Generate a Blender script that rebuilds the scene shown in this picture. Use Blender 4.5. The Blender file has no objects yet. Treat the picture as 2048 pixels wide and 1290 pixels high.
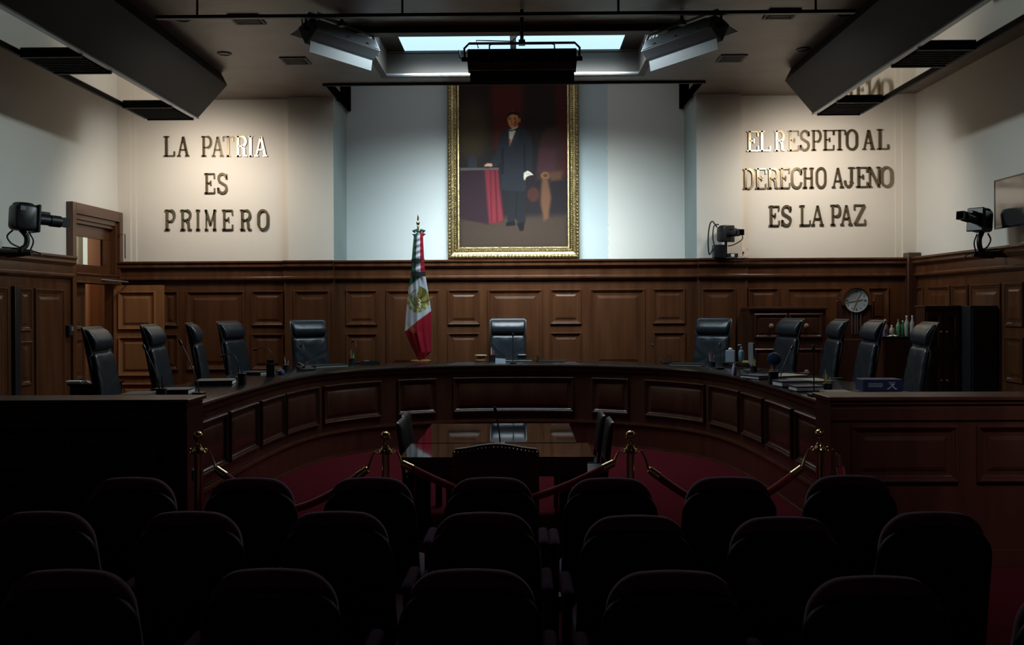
import bpy, bmesh, math, random
from mathutils import Vector, Matrix
random.seed(7)
S = bpy.context.scene
COL = S.collection
PI = math.pi
R_ = math.radians

# ------------------------------------------------------------------ camera
F, HC, CX, YAW, ROLL, PX, PY = 1850.0, 1.85, 0.11, 0.01135, 0.005, 1024.0, 612.0
_c, _s = math.cos(YAW), math.sin(YAW)
FW = Vector((-_s, _c, 0)); R0 = Vector((_c, _s, 0)); U0 = Vector((0, 0, 1))
CU = (U0 + ROLL * R0).normalized(); CR = (R0 - ROLL * U0).normalized()
CO = Vector((CX, 0, HC))
cd = bpy.data.cameras.new('camera'); cam = bpy.data.objects.new('camera', cd); COL.objects.link(cam)
cd.sensor_width = 36; cd.sensor_fit = 'HORIZONTAL'; cd.lens = F / 2048 * 36; cd.shift_y = -(645 - PY) / 2048
cd.clip_start = .05
m = Matrix.Identity(4)
for i in range(3):
    m[i][0] = CR[i]; m[i][1] = CU[i]; m[i][2] = -FW[i]; m[i][3] = CO[i]
cam.matrix_world = m
S.camera = cam

def at(px, py, y=None, z=None, x=None):
    """the point of the room seen at a pixel of the photograph, on a plane of known y, z or x"""
    d = FW + (px - PX) / F * CR + (PY - py) / F * CU
    t = y / d.y if y is not None else ((z - HC) / d.z if z is not None else (x - CX) / d.x)
    return CO + t * d

# ------------------------------------------------------------------ view, world, lights
S.view_settings.view_transform = 'Standard'; S.view_settings.look = 'None'
S.view_settings.exposure = 0.0; S.view_settings.gamma = 1.0; S.view_settings.use_curve_mapping = False
S.cycles.use_denoising = True
S.cycles.max_bounces = 10; S.cycles.diffuse_bounces = 5; S.cycles.glossy_bounces = 5; S.cycles.transmission_bounces = 8
S.cycles.sample_clamp_indirect = 3.0
S.cycles.caustics_reflective = False; S.cycles.caustics_refractive = False
W = bpy.data.worlds.new('world'); S.world = W; W.use_nodes = True
W.node_tree.nodes['Background'].inputs[0].default_value = (.5, .6, .7, 1); W.node_tree.nodes['Background'].inputs[1].default_value = .02

def lamp(name, kind, loc, energy, color, to=None, **kw):
    l = bpy.data.lights.new(name, kind); l.energy = energy; l.color = color
    for k, v in kw.items(): setattr(l, k, v)
    o = bpy.data.objects.new(name, l); COL.objects.link(o); o.location = loc
    if to is not None:
        o.rotation_euler = (Vector(to) - Vector(loc)).to_track_quat('-Z', 'Y').to_euler()
    return o
# daylight of the ceiling light well: soft light straight down, and added fill strips to brighten the niche wall
lamp('skylight_daylight', 'AREA', (0.03, 11.50, 5.29), 135, (.72, .90, 1.0), (0.03, 11.62, 0), shape='RECTANGLE', size=2.9, size_y=1.5, spread=R_(165))
for yy, e, dn in ((10.90, 11, .62), (11.35, 16, .68), (11.80, 21, .85), (12.15, 21, 1.2)):
    lamp('added_well_fill', 'AREA', (0.03, yy, 5.24), e, (.84, .95, 1.0), (0.03, yy + 1, 5.24 - dn), shape='RECTANGLE', size=2.9, size_y=.25, spread=R_(64))
# fill light added in the ceiling slot to lift the upper niche wall
lamp('added_slot_fill', 'AREA', (0.0, 13.35, 5.62), 7, (.92, .95, 1.0), (0.0, 15.0, 4.6), shape='RECTANGLE', size=4.8, size_y=.12, spread=R_(150))
# bare lamps added at the ends of the two mirrored ceiling troughs, turned to the lettered walls
lamp('added_trough_spot', 'SPOT', (-4.40, 12.62, 4.42), 168, (1, .88, .78), (-4.75, 14.1, 2.45), spot_size=R_(164), spot_blend=1, shadow_soft_size=.26)
lamp('added_trough_spot', 'SPOT', (4.20, 12.62, 4.42), 168, (1, .88, .78), (4.65, 14.1, 2.45), spot_size=R_(164), spot_blend=1, shadow_soft_size=.26)
# extra fill added in the well to brighten the two side walls
lamp('added_well_fill', 'AREA', (1.2, 11.3, 5.22), 26, (.84, .98, .98), (-6.0, 9.6, 3.4), shape='RECTANGLE', size=1.3, size_y=.2, spread=R_(80))
lamp('added_well_fill', 'AREA', (-1.2, 11.3, 5.22), 22, (.86, .96, .96), (6.0, 9.8, 3.4), shape='RECTANGLE', size=1.3, size_y=.2, spread=R_(80))
# dim fill light added out of view, shining back and down over the public seats
lamp('added_seat_fill', 'AREA', (0, 7.4, 4.95), 11, (.86, .86, 1.0), (0, 3.6, .5), shape='RECTANGLE', size=5.0, size_y=.4, spread=R_(100))
# faint fill light added out of view, aimed at the barrier beyond the seats
lamp('added_barrier_fill', 'AREA', (2.4, 3.2, 4.9), 14, (.78, .85, 1.0), (4.3, 6.55, .8), shape='RECTANGLE', size=1.0, size_y=.6, spread=R_(50))
# lamp of the corridor behind the open door
lamp('corridor_lamp', 'POINT', (-6.7, 14.2, 3.3), 34, (1, .85, .66), shadow_soft_size=.15)

# ------------------------------------------------------------------ materials
def lin(r, g, b):
    f = lambda c: c / 12.92 if c <= .04045 else ((c + .055) / 1.055) ** 2.4
    return (f(r / 255), f(g / 255), f(b / 255))
_M = {}
def mat(name, col, rough=.5, metal=0.0, spec=.5, noise=None, bump=None, coat=0, trans=0, emit=None, ior=None, sheen=0):
    """noise = (scale xyz, second colour, detail); bump = (scale xyz, strength)"""
    if name in _M: return _M[name]
    M = bpy.data.materials.new(name); M.use_nodes = True; nt = M.node_tree; b = nt.nodes['Principled BSDF']
    b.inputs['Base Color'].default_value = (*col, 1); b.inputs['Roughness'].default_value = rough
    b.inputs['Metallic'].default_value = metal; b.inputs['Specular IOR Level'].default_value = spec
    b.inputs['Coat Weight'].default_value = coat; b.inputs['Coat Roughness'].default_value = .12
    b.inputs['Transmission Weight'].default_value = trans; b.inputs['Sheen Weight'].default_value = sheen
    if ior: b.inputs['IOR'].default_value = ior
    if emit:
        b.inputs['Emission Color'].default_value = (*emit[0], 1); b.inputs['Emission Strength'].default_value = emit[1]
    if noise or bump:
        tc = nt.nodes.new('ShaderNodeTexCoord')
    def tex(sc, detail=4):
        mp = nt.nodes.new('ShaderNodeMapping'); mp.inputs['Scale'].default_value = sc
        nt.links.new(tc.outputs['Object'], mp.inputs['Vector'])
        n = nt.nodes.new('ShaderNodeTexNoise'); n.inputs['Scale'].default_value = 1; n.inputs['Detail'].default_value = detail
        nt.links.new(mp.outputs['Vector'], n.inputs['Vector']); return n
    if noise:
        n = tex(noise[0], noise[2] if len(noise) > 2 else 4)
        rp = nt.nodes.new('ShaderNodeValToRGB'); rp.color_ramp.elements[0].position = .32; rp.color_ramp.elements[1].position = .68
        rp.color_ramp.elements[0].color = (*col, 1); rp.color_ramp.elements[1].color = (*noise[1], 1)
        nt.links.new(n.outputs['Fac'], rp.inputs['Fac']); nt.links.new(rp.outputs['Color'], b.inputs['Base Color'])
    if bump:
        n = tex(bump[0]); bn = nt.nodes.new('ShaderNodeBump'); bn.inputs['Strength'].default_value = bump[1]; bn.inputs['Distance'].default_value = .01
        nt.links.new(n.outputs['Fac'], bn.inputs['Height']); nt.links.new(bn.outputs['Normal'], b.inputs['Normal'])
    _M[name] = M
    return M
def vcol_mat(name, rough, bump=None, spec=.5):
    if name in _M: return _M[name]
    M = mat(name, (.5, .5, .5), rough, bump=bump, spec=spec)
    a = M.node_tree.nodes.new('ShaderNodeAttribute'); a.attribute_name = 'col'
    M.node_tree.links.new(a.outputs['Color'], M.node_tree.nodes['Principled BSDF'].inputs['Base Color'])
    return M

wood = mat('varnished_wood', (.094, .037, .0155), .27, noise=((9, 9, .9), (.060, .0215, .009), 6), coat=.25, bump=((14, 14, 1.5), .05))
wood_d = mat('dark_wood', (.05, .018, .010), .3, noise=((10, 10, 1), (.032, .011, .007), 6), coat=.3)
wood_bench = mat('bench_wood', (.060, .022, .012), .26, noise=((7, 7, 1.2), (.038, .013, .008), 6), coat=.35)
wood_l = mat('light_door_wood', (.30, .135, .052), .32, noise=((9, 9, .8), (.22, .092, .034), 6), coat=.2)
wood_end = mat('barrier_wood', (.075, .022, .013), .3, noise=((8, 8, 1), (.05, .014, .008), 6), coat=.3)
plaster = mat('cream_wall_paint', (.72, .68, .59), .85, noise=((1.2, 1.2, 1.2), (.68, .645, .56)), bump=((60, 60, 60), .06))
plaster_side = mat('side_wall_paint', (.70, .695, .64), .85, noise=((.8, .8, .8), (.66, .655, .60)), bump=((50, 50, 50), .08))
plaster_ret = mat('niche_return_teal', (.40, .47, .45), .8, noise=((1.2, 1.2, 1.2), (.36, .43, .41)))  # greyer and more teal than the walls on either side
ceil_m = mat('brown_ceiling_paint', (.235, .185, .15), .42, noise=((1.4, 2.6, 1), (.165, .13, .105), 8), bump=((9, 22, 9), .25))
trough_m = mat('trough_brown', (.022, .0155, .012), .65, spec=.3)
brown_trim = mat('well_trim_brown', (.06, .048, .038), .6)
carpet = mat('red_carpet', (.078, .0095, .0125), 1, spec=0, noise=((45, 45, 45), (.060, .0072, .0095), 5), bump=((200, 200, 200), .3))
black = mat('black_metal', (.012, .012, .013), .42)
black_gloss = mat('black_gloss', (.010, .010, .012), .15)
plastic_b = mat('black_plastic', (.016, .016, .018), .38)
leather = mat('black_leather', (.010, .014, .018), .36, bump=((22, 22, 10), .15))
leather_br = mat('oxblood_leather', (.085, .024, .026), .4, bump=((40, 40, 40), .15))
brass = mat('polished_brass', (.78, .60, .30), .16, 1)
letter_m = mat('letter_brass', (.34, .275, .175), .26, .85, noise=((3, 3, 3), (.27, .215, .13)))
gold = mat('gilded_frame', (.46, .37, .19), .36, 1, noise=((30, 30, 30), (.24, .18, .08), 5), bump=((45, 45, 45), .5))
steel = mat('grey_metal', (.30, .32, .34), .35, .8)
grey_paint = mat('grey_fixture_paint', (.17, .19, .21), .36, .3)
fabric = mat('burgundy_fabric', (.15, .06, .095), .95, spec=.15, bump=((160, 160, 160), .25), sheen=.25)
shell_m = mat('seat_shell_black', (.010, .010, .014), .5)
velvet = mat('red_velvet', (.36, .022, .026), .9, spec=.1, sheen=.5)
glass_top = mat('dark_glass_top', (.007, .009, .008), .04, spec=.6)
granite = mat('black_worktop', (.012, .011, .010), .16, noise=((90, 90, 90), (.02, .017, .015)), coat=.3)
mirror = mat('trough_mirror', (.50, .48, .45), .06, 1)
louver_m = mat('louver_black', (.01, .01, .01), .5)
white_p = mat('white_paper', (.62, .60, .56), .8)
tan_p = mat('tan_paper', (.34, .28, .20), .8)
glassm = mat('clear_glass', (.9, .95, .93), .03, trans=1, ior=1.45)
sky_m = mat('skylight_glass', (.5, .55, .6), .5, emit=((.42, .64, .78), 1.45))
chrome = mat('chrome', (.7, .7, .7), .12, 1)
pane_m = mat('window_pane', (.92, .95, .93), .02, trans=1, ior=1.05)

# niche wall: paint with a cooler repainted strip beside the picture, ragged at its edge
niche_m = mat('niche_wall_paint', (.62, .66, .63), .8)
nt = niche_m.node_tree; b = nt.nodes['Principled BSDF']
tc = nt.nodes.new('ShaderNodeTexCoord'); sx = nt.nodes.new('ShaderNodeSeparateXYZ'); nt.links.new(tc.outputs['Object'], sx.inputs[0])
nz = nt.nodes.new('ShaderNodeTexNoise'); nz.inputs['Scale'].default_value = 16; nt.links.new(tc.outputs['Object'], nz.inputs['Vector'])
def math_n(op, a, b_):
    n = nt.nodes.new('ShaderNodeMath'); n.operation = op
    for i, q in enumerate((a, b_)):
        if isinstance(q, (int, float)): n.inputs[i].default_value = q
        else: nt.links.new(q, n.inputs[i])
    return n.outputs[0]
edge = math_n('ADD', sx.outputs['X'], math_n('MULTIPLY', math_n('SUBTRACT', nz.outputs['Fac'], .5), .07))
x_patch = at(1216, 400, y=15).x
patch = math_n('MULTIPLY', math_n('LESS_THAN', edge, x_patch), math_n('GREATER_THAN', sx.outputs['X'], 0))
mx = nt.nodes.new('ShaderNodeMix'); mx.data_type = 'RGBA'
mx.inputs['A'].default_value = (.68, .68, .62, 1); mx.inputs['B'].default_value = (.50, .59, .59, 1)
nt.links.new(patch, mx.inputs['Factor'])
mx2 = nt.nodes.new('ShaderNodeMix'); mx2.data_type = 'RGBA'; mx2.inputs['B'].default_value = (.60, .655, .64, 1)
nt.links.new(math_n('LESS_THAN', sx.outputs['X'], 0), mx2.inputs['Factor']); nt.links.new(mx.outputs['Result'], mx2.inputs['A'])
nt.links.new(mx2.outputs['Result'], b.inputs['Base Color'])

# ------------------------------------------------------------------ mesh builder
def sp(P, n=5):
    P = [Vector(p) for p in P]; Q = [P[0]] + P + [P[-1]]; out = []
    for i in range(1, len(Q) - 2):
        a, b_, c, d = Q[i - 1:i + 3]
        for j in range(n):
            t = j / n; out.append(.5 * (2 * b_ + (c - a) * t + (2 * a - 5 * b_ + 4 * c - d) * t * t + (3 * b_ - a - 3 * c + d) * t ** 3))
    return out + [P[-1]]
class MB:
    def __init__(s): s.v = []; s.f = []
    def add(s, vs, fs):
        o = len(s.v); s.v += [Vector(p) for p in vs]; s.f += [tuple(o + i for i in q) for q in fs]; return s
    def box(s, x0, x1, y0, y1, z0, z1):
        return s.add([(x, y, z) for x in (x0, x1) for y in (y0, y1) for z in (z0, z1)],
                     [(0, 1, 3, 2), (4, 6, 7, 5), (0, 4, 5, 1), (2, 3, 7, 6), (0, 2, 6, 4), (1, 5, 7, 3)])
    def cyl(s, p0, p1, r0, r1=None, n=16):
        return s.tube([p0, p1], [r0, r0 if r1 is None else r1], n)
    def tube(s, path, r, n=8, closed=False):
        P = [Vector(p) for p in path]; k = len(P)
        rs = r if isinstance(r, (list, tuple)) else [r] * k
        up = None; vs = []
        for i in range(k):
            if closed: t = P[(i + 1) % k] - P[i - 1]
            else: t = P[min(i + 1, k - 1)] - P[max(i - 1, 0)]
            t.normalize()
            if up is None: up = Vector((0, 0, 1)) if abs(t.z) < .9 else Vector((1, 0, 0))
            a = up - t * up.dot(t)
            if a.length < 1e-4: a = t.orthogonal()
            a.normalize(); up = a; b = t.cross(a)
            vs += [P[i] + rs[i] * (math.cos(2 * PI * j / n) * a + math.sin(2 * PI * j / n) * b) for j in range(n)]
        fs = [(i * n + j, i * n + (j + 1) % n, ((i + 1) % k) * n + (j + 1) % n, ((i + 1) % k) * n + j) for i in range(k if closed else k - 1) for j in range(n)]
        if not closed: fs += [tuple(range(n - 1, -1, -1)), tuple((k - 1) * n + j for j in range(n))]
        return s.add(vs, fs)
    def lathe(s, prof, c=(0, 0, 0), n=24, M=None):
        vs = []; k = len(prof)
        for r, z in prof:
            for j in range(n):
                p = Vector((r * math.cos(2 * PI * j / n), r * math.sin(2 * PI * j / n), z))
                if M is not None: p = M @ p
                vs.append(p + Vector(c))
        fs = [(i * n + j, i * n + (j + 1) % n, (i + 1) * n + (j + 1) % n, (i + 1) * n + j) for i in range(k - 1) for j in range(n)]
        if prof[0][0] > 1e-5: fs.append(tuple(range(n - 1, -1, -1)))
        if prof[-1][0] > 1e-5: fs.append(tuple((k - 1) * n + j for j in range(n)))
        return s.add(vs, fs)
    def ball(s, c, r, n=16, sc=(1, 1, 1)):
        k = max(4, n // 2)
        return s.lathe([(max(1e-6, r * math.sin(PI * i / k)), -r * math.cos(PI * i / k)) for i in range(k + 1)], c, n, Matrix.Diagonal(sc))
    def prism(s, poly, f0, f1):
        k = len(poly)
        return s.add([f0(*p) for p in poly] + [f1(*p) for p in poly],
                     [tuple(range(k - 1, -1, -1)), tuple(range(k, 2 * k))] + [(i, (i + 1) % k, k + (i + 1) % k, k + i) for i in range(k)])
    def sweep(s, p0, p1, nrm, prof, e0=0, e1=0):
        """a moulding: profile (out, z) along p0-p1 at outward normal nrm; e0, e1 mitre the ends"""
        p0 = Vector(p0); p1 = Vector(p1); nrm = Vector(nrm); t = (p1 - p0).normalized()
        f = lambda p, e: (lambda d, z: Vector((p.x, p.y, 0)) + nrm * d + t * d * e + Vector((0, 0, z)))
        return s.prism(prof, f(p0, e0), f(p1, e1))
    def grid(s, fn, nu, nv, close=False):
        vs = [fn(i / nu, j / nv) for j in range(nv + 1) for i in range(nu + 1)]
        return s.add(vs, [(j * (nu + 1) + i, j * (nu + 1) + i + 1, (j + 1) * (nu + 1) + i + 1, (j + 1) * (nu + 1) + i) for j in range(nv) for i in range(nu)])
    def panel(s, mp, u0, u1, v0, v1, rings, nu=1):
        """nested rectangular rings (inset, depth) on a surface map mp(u, v, d)"""
        loops = []
        for ins, d in rings:
            a, b_, c, e = u0 + ins, u1 - ins, v0 + ins, v1 - ins
            L = [mp(a + (b_ - a) * i / nu, c, d) for i in range(nu + 1)] + [mp(b_ - (b_ - a) * i / nu, e, d) for i in range(nu + 1)]
            loops.append(L)
        k = len(loops[0]); vs = [p for L in loops for p in L]
        fs = [(i * k + j, i * k + (j + 1) % k, (i + 1) * k + (j + 1) % k, (i + 1) * k + j) for i in range(len(loops) - 1) for j in range(k)]
        o = (len(loops) - 1) * k
        fs += [(o + i, o + i + 1, o + k - 2 - i, o + k - 1 - i) for i in range(nu)]
        return s.add(vs, fs)
    def pad(s, outline, rings, mp):
        """closed cushion: outline (x, z), rings (inset, depth); the last rings shrink to the middle"""
        k = len(outline); cx = sum(p[0] for p in outline) / k; cz = sum(p[1] for p in outline) / k
        nr = []
        for i in range(k):
            a = Vector((outline[i - 1][0], outline[i - 1][1])); c = Vector((outline[(i + 1) % k][0], outline[(i + 1) % k][1]))
            t = (c - a).normalized(); nr.append((-t.y, t.x))
        vs = []; n = 0
        for ins, d in rings:
            for i, (x, z) in enumerate(outline):
                if ins <= .2: q = (x + nr[i][0] * ins, z + nr[i][1] * ins)
                else: q = (cx + (x - cx) * (1 - ins), cz + (z - cz) * (1 - ins))
                vs.append(mp(q[0], q[1], d))
            n += 1
        fs = [(i * k + j, i * k + (j + 1) % k, (i + 1) * k + (j + 1) % k, (i + 1) * k + j) for i in range(n - 1) for j in range(k)]
        fs += [tuple(range(k - 1, -1, -1)), tuple((n - 1) * k + j for j in range(k))]
        return s.add(vs, fs)
    def move(s, M):
        s.v = [M @ p for p in s.v]; return s
    def mesh(s, name, material, smooth=35, shift=None):
        me = bpy.data.meshes.new(name)
        vs = s.v if shift is None else [p - shift for p in s.v]
        me.from_pydata([tuple(p) for p in vs], [], s.f)
        bm = bmesh.new(); bm.from_mesh(me); bmesh.ops.recalc_face_normals(bm, faces=bm.faces[:]); bm.to_mesh(me); bm.free()
        if material: me.materials.append(material)
        if smooth:
            me.shade_smooth(); me.set_sharp_from_angle(angle=R_(smooth))
        return me

def part(name, mb, material, parent=None, bevel=0, smooth=35, label=None, world=False, seg=2):
    """one mesh object; with a parent its coordinates are the thing's own, or the room's if world"""
    sh = None
    if parent is not None and world:
        root = parent
        while root.parent is not None: root = root.parent
        sh = Vector(root.location)
    o = bpy.data.objects.new(name, mb.mesh(name, material, smooth, sh)); COL.objects.link(o)
    if parent is not None: o.parent = parent
    if bevel:
        bv = o.modifiers.new('bevel', 'BEVEL'); bv.width = bevel; bv.segments = seg; bv.limit_method = 'ANGLE'; bv.angle_limit = R_(40); bv.harden_normals = False
    if label: o['label'] = label
    return o
def thing(name, label, cat, loc=(0, 0, 0), rz=0, group=None):
    o = bpy.data.objects.new(name, None); COL.objects.link(o); o.location = loc; o.rotation_euler = (0, 0, rz); o.empty_display_size = .1
    o['label'] = label; o['category'] = cat
    if group: o['group'] = group
    return o
def tag(o, label, cat, group=None):
    o['label'] = label; o['category'] = cat
    if group: o['group'] = group
    return o
def solo(name, mb, material, label, cat, loc=(0, 0, 0), rz=0, group=None, **k):
    o = part(name, mb, material, None, **k); o.location = loc; o.rotation_euler = (0, 0, rz); return tag(o, label, cat, group)
def struct(name, mb, material, parent=None, **k):
    o = part(name, mb, material, parent, **k)
    if parent is None: o['kind'] = 'structure'
    return o
def dup(root, loc, rz, label=None, group=None):
    def cp(o, p):
        c = o.copy(); COL.objects.link(c); c.parent = p
        for ch in [q for q in KIDS.get(o.name, [])]: cp(ch, c)
        return c
    KIDS = {}
    for o in root.children_recursive: KIDS.setdefault(o.parent.name, []).append(o)
    r = cp(root, None); r.location = loc; r.rotation_euler = (0, 0, rz)
    if label: r['label'] = label
    if group: r['group'] = group
    return r
def rrect(w, h, r, x0=0, z0=0, n=6, wt=None):
    """counter-clockwise rounded rectangle, x centred on x0, z from z0; wt = width at the top"""
    pts = []; wt = wt or w
    for (cx, cz, a) in ((w / 2 - r, r, -90), (wt / 2 - r, h - r, 0), (-wt / 2 + r, h - r, 90), (-w / 2 + r, r, 180)):
        for i in range(n + 1):
            t = R_(a + 90 * i / n); pts.append((x0 + cx + r * math.cos(t), z0 + cz + r * math.sin(t)))
    return pts
def resample(poly, step):
    out = []
    k = len(poly)
    for i in range(k):
        a = Vector(poly[i]); b = Vector(poly[(i + 1) % k]); n = max(1, int((b - a).length / step))
        for j in range(n): out.append(tuple(a + (b - a) * j / n))
    return out

RAISED = [(0, 0), (0, .020), (.010, .030), (.024, .026), (.030, .014), (.044, .012), (.056, .001), (.10, .001), (.105, .006), (.14, .016)]
RAISED_S = [(0, 0), (0, .020), (.008, .030), (.020, .026), (.026, .014), (.038, .012), (.048, .001), (.078, .001), (.082, .006), (.105, .014)]

# ------------------------------------------------------------------ room
XW, YB, YN, ZC = 6.07, 14.1, 15.0, 5.03
XN = 2.745          # niche half width
y_front = -2.6
struct('floor', MB().box(-XW, XW, y_front, 12.75, -.1, 0), carpet)
struct('wall_left', MB().box(-XW - .15, -XW, y_front, 12.56, 0, ZC + .1).box(-XW - .15, -XW, 12.56, YB + .2, 3.24, ZC + .1).box(-XW - .15, -XW, 13.99, YB + .2, 0, 3.24), plaster_side, smooth=0)
struct('wall_right', MB().box(XW, XW + .15, y_front, YB + .2, 0, ZC + .1), plaster_side, smooth=0)
struct('wall_front', MB().box(-XW, XW, y_front - .15, y_front, 0, ZC + .1), plaster_side, smooth=0)
xp0l, xp0r = at(580, 300, y=YB).x, at(1480, 300, y=YB).x      # outer edges of the two pilasters
struct('wall_back', MB().box(-XW, xp0l, YB, YB + .15, 0, ZC + .1).box(xp0r, XW, YB, YB + .15, 0, ZC + .1)
       .box(xp0l, -XN, YB - .12, YN + .15, 0, ZC + .1).box(XN, xp0r, YB - .12, YN + .15, 0, ZC + .1), plaster, smooth=0)
struct('wall_niche', MB().box(-XN - .1, XN + .1, YN, YN + .15, 0, 6.1), niche_m, smooth=0)
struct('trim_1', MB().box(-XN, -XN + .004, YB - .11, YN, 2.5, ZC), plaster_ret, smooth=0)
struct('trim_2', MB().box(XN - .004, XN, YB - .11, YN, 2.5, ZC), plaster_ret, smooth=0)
# corner strips of the lettered walls
struct('trim_3', MB().box(-XW, at(262, 300, y=YB).x, YB - .03, YB, 2.5, ZC).box(-XW, at(272, 300, y=YB).x, YB - .015, YB, 2.5, ZC), plaster, smooth=0)
struct('trim_4', MB().box(at(1802, 300, y=YB).x, XW, YB - .05, YB, 2.5, ZC).box(at(1790, 300, y=YB).x, XW, YB - .02, YB, 2.5, ZC), plaster, smooth=0)
# ceiling with the light well and the open slot before the niche
wx0, wx1, wy0, wy1 = at(772, 147, y=12.65).x, at(1279, 147, y=12.65).x, 10.6, 12.65
sy = 13.16
slx = 2.66
struct('ceiling', MB().box(-XW, XW, y_front, wy0, ZC, ZC + .1).box(-XW, wx0, wy0, wy1, ZC, ZC + .1).box(wx1, XW, wy0, wy1, ZC, ZC + .1)
       .box(-XW, XW, wy1, sy, ZC, ZC + .1).box(-XW, -slx, sy, YB + .2, ZC, ZC + .1).box(slx, XW, sy, YB + .2, ZC, ZC + .1), ceil_m, smooth=0)
# slot shaft over the picture
struct('trim_5', MB().box(-slx - .05, -slx, sy, YN, ZC - .0, 6.1).box(slx, slx + .05, sy, YN, ZC, 6.1).box(-slx, slx, sy - .05, sy, ZC + .1, 6.1).box(-slx, slx, sy, YN, 6.0, 6.1)
       .box(-XN - .05, -slx, YB + .0, YN, ZC, 6.1).box(slx, XN + .05, YB, YN, ZC, 6.1), ceil_m, smooth=0)
struct('trim_6', MB().box(-slx - .06, slx + .06, sy - .03, sy + .01, ZC - .035, ZC), black, smooth=0)
# light well: reveals, frame and glowing panes
zp = at(1026, 101, y=12.65).z
struct('trim_7', MB().box(wx0 - .001, wx0 + .012, wy0, wy1, ZC - .02, zp + .15).box(wx1 - .012, wx1 + .001, wy0, wy1, ZC - .02, zp + .15)
       .box(wx0, wx1, wy1 - .012, wy1 + .001, ZC - .02, zp + .15).box(wx0, wx1, wy0 - .001, wy0 + .012, ZC - .02, zp + .15), brown_trim, smooth=0)
fr = .07
struct('trim_8', MB().box(wx0 - fr, wx1 + fr, wy1 - .02, wy1 + fr, ZC - .035, ZC).box(wx0 - fr, wx0 + .02, wy0 - fr, wy1, ZC - .035, ZC).box(wx1 - .02, wx1 + fr, wy0 - fr, wy1, ZC - .035, ZC)
       .box(wx0 - .25, wx1 + .25, wy0 - .14, wy0 + .02, ZC - .08, ZC), brown_trim, smooth=0)
struct('trim_9', MB().box(wx0 + .02, wx1 - .02, wy1 - .03, wy1 - .013, ZC - .02, ZC + .005), steel, smooth=0)
w1 = bpy.data.objects.new('window_1', None); COL.objects.link(w1); w1['kind'] = 'structure'; w1['label'] = 'glowing pale blue skylight over the judges bench'
xm = at(1026, 90, y=12).x
px0, px1 = at(810, 100, y=12.65).x, at(1239, 100, y=12.65).x
part('pane', MB().box(px0, xm - .04, wy0, wy1, zp, zp + .02), sky_m, w1, smooth=0)
part('pane', MB().box(xm + .04, px1, wy0, wy1, zp, zp + .02), sky_m, w1, smooth=0)
part('mullion', MB().box(xm - .04, xm + .04, wy0, wy1, zp - .03, zp + .02), steel, w1, smooth=0)
part('frame', MB().box(wx0, px0, wy0, wy1, zp, zp + .03).box(px1, wx1, wy0, wy1, zp, zp + .03).box(wx0, wx1, wy1 - .03, wy1, zp - .03, zp), brown_trim, w1, smooth=0)

# ------------------------------------------------------------------ wainscot
CAP = [(0, 2.55), (.105, 2.55), (.105, 2.525), (.08, 2.495), (.09, 2.488), (.09, 2.46), (.055, 2.425), (.04, 2.42), (.04, 2.315), (.062, 2.30), (.062, 2.275), (.025, 2.245), (0, 2.24)]
def wains_back(name, xa, xb, Y, panels, zb=.327):
    """a stretch of panelled wainscot on the back wall; panels = (px0, px1, kind)"""
    o = struct(name, MB().box(xa, xb, Y, Y + .13, zb, 2.5), wood, smooth=0)
    part('cap_moulding', MB().sweep((xa, Y, 0), (xb, Y, 0), (0, -1, 0), CAP), wood, o, smooth=0)
    for p0, p1, kind in panels:
        a, b_ = at(p0, 612, y=Y).x, at(p1, 612, y=Y).x
        mp = lambda u, v, d: Vector((u, Y - d, v))
        for z0, z1 in ([(1.57, 2.10), (.90, 1.445)] if kind == 's' else [(.90, 2.10)]):
            part('panel', MB().panel(mp, a, b_, z0, z1, RAISED if kind == 'l' else RAISED_S), wood, o, smooth=0)
    return o
xpl, xpr = at(668, 540, y=YB - .2).x, at(1396, 540, y=YB - .2).x
wains_back('trim_10', -XW, at(575, 540, y=YB).x, YB - .08, [(326, 357, 's'), (373, 490, 'l'), (503, 568, 's')])
wains_back('trim_11', at(575, 540, y=YB).x, xpl, YB - .19, [(588, 660, 'l')])
wains_back('trim_12', xpl, xpr, YB - .10, [(692, 755, 's'), (772, 880, 'l'), (895, 960, 's'), (975, 1085, 'l'), (1100, 1163, 's'), (1180, 1290, 'l'), (1305, 1370, 's')])
wains_back('trim_13', xpr, at(1488, 540, y=YB).x, YB - .19, [(1403, 1471, 'l')])
wains_back('trim_14', at(1488, 540, y=YB).x, XW - .06, YB - .08, [(1495, 1558, 's'), (1573, 1690, 'l'), (1735, 1777, 's')])
struct('trim_15', MB().box(-XN, XN, YB - .05, YN, 2.44, 2.55), wood, smooth=0)      # ledge of the niche
def wains_side(name, X, nx, ya, yb, panels, e=0):
    o = struct(name, MB().box(min(X, X - nx * .05), max(X, X - nx * .05), ya, yb, 0, 2.5), wood, smooth=0)
    part('cap_moulding', MB().sweep((X, ya, 0), (X, yb, 0), (nx, 0, 0), CAP), wood, o, smooth=0)
    for y0, y1, kind in panels:
        mp = lambda u, v, d: Vector((X + nx * d, u, v))
        for z0, z1 in ([(1.57, 2.10), (.90, 1.445)] if kind == 's' else [(.55, 2.10)]):
            part('panel', MB().panel(mp, y0, y1, z0, z1, RAISED if kind == 'l' else RAISED_S), wood, o, smooth=0)
    return o
XL, XR = -XW + .05, XW - .05
yl = lambda px: at(px, 600, x=XL).y
yr = lambda px: at(px, 600, x=XR).y
wains_side('trim_16', XL, 1, 3, 12.47, [(yl(68), yl(126), 'l'), (yl(37), yl(61), 's'), (yl(-50), yl(14), 'l'), (8.3, 9.2, 'l'), (7.0, 8.0, 'l')])
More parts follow.
